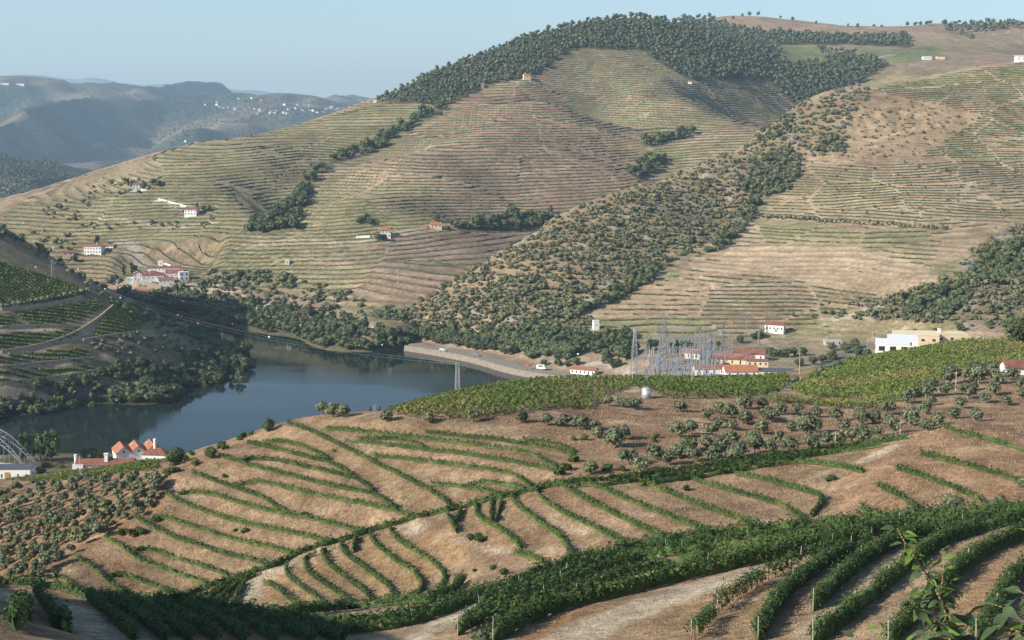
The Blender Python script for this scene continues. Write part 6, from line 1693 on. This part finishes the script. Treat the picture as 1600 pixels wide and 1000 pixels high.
for k in range(190):
    a = r.uniform(1008, 1135); Y = r.uniform(672, 750)
    c = vf(a, Y); o = link('insulator_column', ime, None, tuple(c)); o.scale = (1, 1, r.uniform(0.8, 1.35))
    tag(o, 'grey insulator column among the gantries of the substation', 'insulator', 'insulator columns of the substation')
tb = MB().box(-1.6, 1.6, -1.1, 1.1, -0.5, 2.2).box(-1.9, -1.62, -0.9, 0.9, 0.3, 2.0).box(1.62, 1.9, -0.9, 0.9, 0.3, 2.0)
for s_ in (-0.9, 0, 0.9): tb.lathe([(0.16, 2.21), (0.26, 2.5), (0.14, 2.8), (0.2, 3.0), (0.06, 3.4)], 7, (s_, 0))
tme = mesh('transformer', tb.v, tb.f, M['blue_paint'])
for k, (a, Y) in enumerate([(1045, 682), (1066, 680), (1090, 690), (1110, 683), (1035, 715)]):
    o = link('transformer', tme, None, tuple(vf(a, Y))); tag(o, 'boxy grey transformer with bushings in the substation yard', 'transformer', 'transformers of the substation')
# poles
for a, b, h in [(1205//5+400, 0, 0)][:0] + [(622,444,11),(733,446,10),(489,406,9),(482,408,8.5),(535,383,6),(244,362,7),(301,384,9),(363,388,9)]:
    c = on(S_OH, a, b); pole('thin pale pole standing on the vineyard slope across the river', tuple(c), h)
for a, b, h in [(803,476,9),(905,525,9),(824,560,7),(1363,532,6),(1355,545,5)]:
    c = on(S_RH, a, b); pole('thin pale pole standing near the foot of the rocky spur', tuple(c), h, 0.15, 'poles near the rocky spur')
for a, b, Y, h, lab in [(988,600,330,4.9,'pale pole behind the vineyard left of the steel tank'), (1081,606,320,4.7,'pale pole in the vineyard right of the steel tank'), (1011,600,320,2.0,'short mast with a white box just above the steel tank'), (1249,584,352,6.4,'pole with transformer cans at the bend of the paved lane'), (1493,614,300,4.6,'tall pole among the large olives at the right'), (1406,682,226,2.6,'pole standing at the upper corner of the green belt'), (1305,696,222,2.3,'stubby pole among the olives above the green belt'), (1370,690,224,1.0,'low stake in the green belt'), (1592,570,345,2.6,'pale pole above the tiled shed at the right edge'), (126,752,262,5.2,'utility pole on the crest in front of the long lodge')]:
    c = on(S_FG, a, b); pole(lab, tuple(c), h, 0.07 if h < 4 else 0.09, None)
c = on(S_FG, 1156, 644); pole('leaning pale pole among the olive trees', tuple(c), 2.7, 0.07, None, -0.22)
# steel water tank on the spur
c = on(S_FG, 1010, 622)
e = empty('water_tank', tuple(c), 0.4, 'shiny stainless steel water tank at the edge of the vineyard', 'tank')
MB().lathe([(0.88, -0.2), (0.88, 1.75)], 24).build('drum', M['tank'], e, True)
MB().lathe([(0.93, 1.753), (0.93, 1.83), (0.3, 2.08), (0.05, 2.1)], 24).build('lid', M['tank'], e, True)
MB().lathe([(0.905, 0.85), (0.905, 0.92)], 24).build('hoop', M['tank'], e, True)
MB().bar((0.9, 0, 0), (0.9, 0, 1.8), 0.05, None, 6).build('pipe', M['steel'], e)

# conductors with marker balls
def wire(a, b, sag, balls, label, rad=0.018, brad=0.40, group='power lines over the river'):
    a = np.array(a, float); b = np.array(b, float)
    t = np.linspace(0, 1, 33)
    p = a[None] * (1 - t[:, None]) + b[None] * t[:, None]; p[:, 2] -= 4 * sag * t * (1 - t)
    e = empty('power_line', tuple(a), 0, label, 'power line', group)
    MB().tube((p - a).tolist(), [rad] * 33, 4).build('conductor', M['wire'], e)
    for k, u in enumerate(balls):
        i = u * 32; j = int(i); q = p[j] * (1 - i + j) + p[min(j + 1, 32)] * (i - j) - a
        m = MB(); n = 8
        m.lathe([(0.02, -brad), (brad * .7, -brad * .7), (brad, 0), (brad * .7, brad * .7), (0.02, brad)], n)
        o = m.build('marker_ball', M['ball_red' if (k % 2) else 'ball_white'], e, True); o.location = tuple(q)
A0 = P(-60, 350, 700); tp = np.array([T1.location[0], T1.location[1], T1.location[2] + 9.5])
wire(P(-80, 300, 720), P(1039, 500, 735), 26, [0.10, 0.22, 0.36, 0.52, 0.68], 'highest power line swooping over the left bank to the tall towers')
wire(P(-80, 320, 715), P(1036, 512, 735), 27, [0.14, 0.28, 0.42, 0.60], 'second power line swooping over the left bank to the tall towers')
wire(P(-80, 340, 710), P(992, 510, 735), 27, [0.18, 0.33, 0.5], 'third power line swooping over the left bank to the tall towers')
wire(P(-80, 362, 705), P(990, 522, 735), 27, [0.12, 0.40, 0.62], 'lowest power line swooping over the left bank to the tall towers')
wire(tp, P(715, 566, 345), 9, [0.25, 0.5, 0.72], 'power line from the ridge pylon to the pylon behind the vineyard crest')
wire(tp + np.array([1.5, 0, -2]), P(717, 570, 345), 9, [0.3, 0.55], 'lower power line from the ridge pylon to the pylon behind the vineyard crest')
wire(P(715, 566, 345), P(992, 530, 735), 3, [0.5], 'power line from the vineyard pylon to the substation')
wire(P(1620, 505, 420), P(1249, 548, 352), 2, [], 'thin power line crossing in front of the white sheds', 0.02)
wire(P(1620, 538, 430), P(1249, 552, 352), 2, [], 'thin pale power line crossing above the right vineyard', 0.02)

# village on the far hills
hv_, hf_ = [], []
m = MB().box(-5, 5, -4, 4, -4, 6)
wall_me = mesh('far_house', m.v, m.f, M['white'])
me = bpy.data.meshes.new('far_house')
v = [(-5,-4,-4),(5,-4,-4),(5,4,-4),(-5,4,-4),(-5,-4,5),(5,-4,5),(5,4,5),(-5,4,5),(-5.4,-4.5,4.9),(5.4,-4.5,4.9),(5.4,4.5,4.9),(-5.4,4.5,4.9),(-5.4,0,7.4),(5.4,0,7.4)]
f = [(0,1,5,4),(1,2,6,5),(2,3,7,6),(3,0,4,7),(8,9,13,12),(10,11,12,13),(8,12,11),(9,10,13)]
me.from_pydata(v, [], f); me.materials.append(M['white']); me.materials.append(M['tile_red'])
for i, p_ in enumerate(me.polygons): p_.material_index = 1 if i >= 4 else 0
r = np.random.default_rng(21)
VIL = [(318,160,10),(332,163,8),(344,166,8)] + [(a, 170 + (a - 352) * 0.1, 7) for a in range(352, 425, 6)] + [(a, 176 - (a - 430) * 0.05, 7) for a in range(428, 525, 6)] + [(378,158,6),(395,156,6),(402,162,6),(440,162,5),(455,170,6),(470,166,6),(490,169,6),(300,224,5),(305,225,5),(294,222,5)]
for a, b, sp in VIL:
    for k in range(2 if sp > 7 else 1):
        c = S_F2.cast([a + r.uniform(-sp, sp)], [b + r.uniform(-4, 4)])[0]
        if np.isnan(c[0]): continue
        o = link('far_house', me, None, tuple(c)); o.rotation_euler = (0, 0, r.uniform(-0.6, 0.6)); sc = r.uniform(0.9, 1.7) * max(c[1] / 7500, 0.5); o.scale = (sc, sc, sc)
        tag(o, 'tiny white house of the hazy village on the far hills', 'house', 'houses of the far village')
for a, b, w in [(8,130,3.2),(32,131,3.4)]:
    c = S_F2.cast([a], [b + 2])[0]
    if not np.isnan(c[0]):
        o = link('far_warehouse', me, None, tuple(c)); o.scale = (4.5, 2, 1.6); tag(o, 'long pale warehouse on the skyline at the far left', 'warehouse', 'warehouses on the far skyline')
# wind turbines on the distant ridge
for k, (a, b) in enumerate([(66, 124), (117, 126), (181, 126)]):
    X = (a - 800) / FPX * 20300
    z = float(S_F3.z(np.array([X]), np.array([20300.0]))[0])
    e = empty('wind_turbine', (X, 20300, z - 10), 0, ['leftmost faint wind turbine on the distant ridge', 'middle faint wind turbine on the distant ridge', 'rightmost faint wind turbine on the distant ridge'][k], 'wind turbine', 'wind turbines on the distant ridge')
    MB().bar((0, 0, 0), (0, 0, 85), 2.4, 1.6, 8).build('tower', M['white'], e)
    MB().box(-2, 2, -4, 5, 83, 87).build('nacelle', M['white'], e)
    for j in range(3):
        t = j * 2.094 + k
        MB().bar((0, -5, 85), (40 * math.sin(t), -5, 85 + 40 * math.cos(t)), 1.6, 0.5, 4).build('blade', M['white'], e)
# vehicles on the quay and the lane
def car(label, loc, rz, L=4.2, Wd=1.75, Hh=1.5, mat='white', van=False):
    e = empty('parked_car' if not van else 'camper_van', loc, rz, label, 'car' if not van else 'van')
    b = MB(); x = L / 2; y = Wd / 2
    if van:
        prof = [(-x, 0.35), (x, 0.35), (x, 1.0), (x - 0.5, 1.4), (x - 0.9, Hh), (-x, Hh)]
    else:
        prof = [(-x, 0.3), (x, 0.3), (x, 0.75), (x - 0.9, 0.9), (x - 1.6, Hh), (-x + 0.9, Hh), (-x + 0.1, 0.95), (-x, 0.8)]
    n = len(prof); v = [(a, -y, z) for a, z in prof] + [(a, y, z) for a, z in prof]
    b.add(v, [tuple(range(n)), tuple(range(n, 2 * n))[::-1]] + [(i, n + i, n + (i + 1) % n, (i + 1) % n) for i in range(n)]).build('body', M[mat], e)
    for sg in (-1, 1):
        MB().box(-x + 1.2, x - 1.7, sg * y - 0.02, sg * y + 0.02, Hh * 0.62, Hh * 0.92).build('window', M['glass'], e)
        for wx in (-x + 0.8, x - 0.8):
            o = MB().lathe([(0.32, -0.1), (0.32, 0.1)], 10).build('wheel', M['black_rubber'], e); o.rotation_euler = (math.pi / 2, 0, 0); o.location = (wx, sg * y, 0.32)
def onquay(px, py): return tuple(PZ(px, py, 2.95))
car('white camper van parked on the quay', onquay(846, 577), -0.3, 5.5, 2.1, 2.6, 'white', True)
car('small white car parked at the start of the quay', onquay(692, 548), -0.4)
car('blue grey car parked behind the stone quay', onquay(745, 556), -0.5, 4.2, 1.75, 1.5, 'blue_paint')
e = empty('parasol', onquay(826, 577), 0, 'red parasol beside the camper van on the quay', 'parasol')
MB().bar((0, 0, 0), (0, 0, 2.6), 0.06, None, 6).build('mast', M['steel'], e)
MB().lathe([(2.0, 2.2), (1.2, 2.9), (0.05, 3.3)], 10).build('canopy', M['red_paint'], e)
# ------------------------------------------------------------------ leafy sapling right in front of the camera
M['sapling_dark'] = leaf_mat('sapling_leaf_dark', (0.035, 0.062, 0.030), (0.075, 0.115, 0.055), 20.0, None, 0.2)
M['sapling_light'] = leaf_mat('sapling_leaf_light', (0.10, 0.17, 0.04), (0.17, 0.26, 0.06), 20.0, None, 0.4)
M['twig'] = plain_mat('twig_bark', (0.30, 0.20, 0.11), 0.8, 0, 0.25, 30.0, 0.3)
def leaf_mesh(mat, name='leaf'):
    """one pointed leaf, folded along its rib and drooping"""
    st = [(0.0, 0.02), (0.12, 0.15), (0.32, 0.27), (0.55, 0.25), (0.78, 0.13), (1.0, 0.0)]
    v = []; f = []
    for x, w in st:
        z = -0.34 * x * x
        v += [(x, -w, z + 0.35 * w), (x, 0, z), (x, w, z + 0.35 * w)]
    for i in range(len(st) - 1):
        a = i * 3
        f += [(a, a + 3, a + 4, a + 1), (a + 1, a + 4, a + 5, a + 2)]
    return mesh(name, v, f, mat, True)
LEAF = [leaf_mesh(M['sapling_dark']), leaf_mesh(M['sapling_light'])]
def sapling(label, Y, stems, group=None, seed=1, name='sapling'):
    r = np.random.default_rng(seed)
    base = P(stems[0][0][0][0], stems[0][0][0][1], Y)
    e = empty(name, tuple(base), 0, label, 'sapling', group)
    for pts, r0, leaves, size, light in stems:
        p = np.array([P(a, b, Y + dy) for a, b, dy in [(q + (0,))[:3] for q in pts]]) - base
        p = smooth_path(p, 2)
        rad = np.linspace(r0, r0 * 0.35, len(p))
        s = MB().tube(p.tolist(), rad.tolist(), 6).build('stem', M['twig'], e, True)
        d = np.r_[0, np.cumsum(np.linalg.norm(np.diff(p, axis=0), axis=1))]
        for k in range(leaves):
            u = d[-1] * (0.12 + 0.88 * (k + r.uniform(0, 0.6)) / leaves)
            c = np.array([np.interp(u, d, p[:, j]) for j in range(3)])
            i = min(int(np.searchsorted(d, u)), len(p) - 1)
            tan = Vector(p[i] - p[i - 1] if i else p[1] - p[0]).normalized()
            side = Vector((r.normal(), r.normal() * 0.8, r.normal() * 0.5 - 0.15)).normalized()
            dirn = (side + tan * 0.35).normalized()
            o = link('leaf', LEAF[1 if r.random() < light * (0.4 + 0.9 * k / leaves) else 0], s, tuple(c + np.array(dirn) * 0.012))
            z = Vector((r.normal() * 0.5, -0.2 + r.normal() * 0.5, 1.0)).normalized()
            y = z.cross(dirn).normalized(); z = dirn.cross(y)
            from mathutils import Matrix
            o.rotation_euler = Matrix((dirn, y, z)).transposed().to_euler()
            sc = size * r.uniform(0.65, 1.15); o.scale = (sc, sc, sc)
    return e
g = 'saplings at the lower right'
sapling('tall leafy sapling with an upright brown stem in the lower right', 5.2, [
    ([(1496,1030),(1486,990),(1478,955),(1466,928),(1452,905),(1438,885),(1424,862),(1412,845),(1402,826)], 0.006, 74, 0.052, 0.4),
    ([(1486,990,0),(1470,975,-0.1),(1450,962,-0.15),(1428,945,-0.2),(1415,932,-0.2)], 0.003, 30, 0.054, 0.25),
    ([(1478,955,0),(1470,925,0.1),(1474,895,0.15),(1474,870,0.2),(1471,858,0.2)], 0.0028, 18, 0.056, 0.7),
    ([(1470,940,0),(1480,925,0.1),(1488,905,0.15)], 0.0028, 16, 0.058, 0.3),
    ([(1490,1010,0),(1465,992,-0.15),(1440,990,-0.2)], 0.003, 13, 0.08, 0.1),
    ([(1492,1015,0),(1505,985,-0.1),(1515,975,-0.1)], 0.003, 12, 0.085, 0.1)], g, 3)
sapling('dark broad leaved sapling cut off by the lower right corner', 4.0, [
    ([(1660,1040),(1620,1000),(1590,985),(1560,978)], 0.005, 16, 0.085, 0.25),
    ([(1640,1010,0),(1600,965,0),(1570,950,0),(1545,942,0)], 0.0035, 13, 0.085, 0.05),
    ([(1650,960,0),(1610,935,0),(1596,925,0),(1588,922,0)], 0.004, 6, 0.055, 0.15)], g, 4)
sapling('small shoot with two light leaves at the bottom edge', 5.0, [
    ([(1400,1040),(1388,1005),(1380,985),(1376,975)], 0.003, 9, 0.05, 0.85)], g, 5)
sapling('dark leaf tips poking in at the bottom edge', 4.2, [
    ([(1350,1060),(1345,1015),(1340,998),(1336,990)], 0.004, 7, 0.06, 0.0)], g, 6)
sapling('bright leaf tips entering at the right edge', 5.0, [
    ([(1680,860),(1640,848),(1610,838),(1602,828)], 0.004, 7, 0.055, 0.9)], g, 7)
# ------------------------------------------------------------------ the hazy air of the valley
hz = MB().box(-13000, 13000, -400, 25000, -25, 1020)
mh = bpy.data.materials.new('haze'); mh.use_nodes = True
mh.node_tree.nodes.clear()
ho = mh.node_tree.nodes.new('ShaderNodeOutputMaterial')
hv = mh.node_tree.nodes.new('ShaderNodeVolumePrincipled')
hv.inputs['Color'].default_value = (0.58, 0.80, 1.0, 1)
hv.inputs['Density'].default_value = 0.00007
hv.inputs['Anisotropy'].default_value = 0.1
mh.node_tree.links.new(hv.outputs[0], ho.inputs['Volume'])
tag(hz.build('haze', mh), kind='stuff')
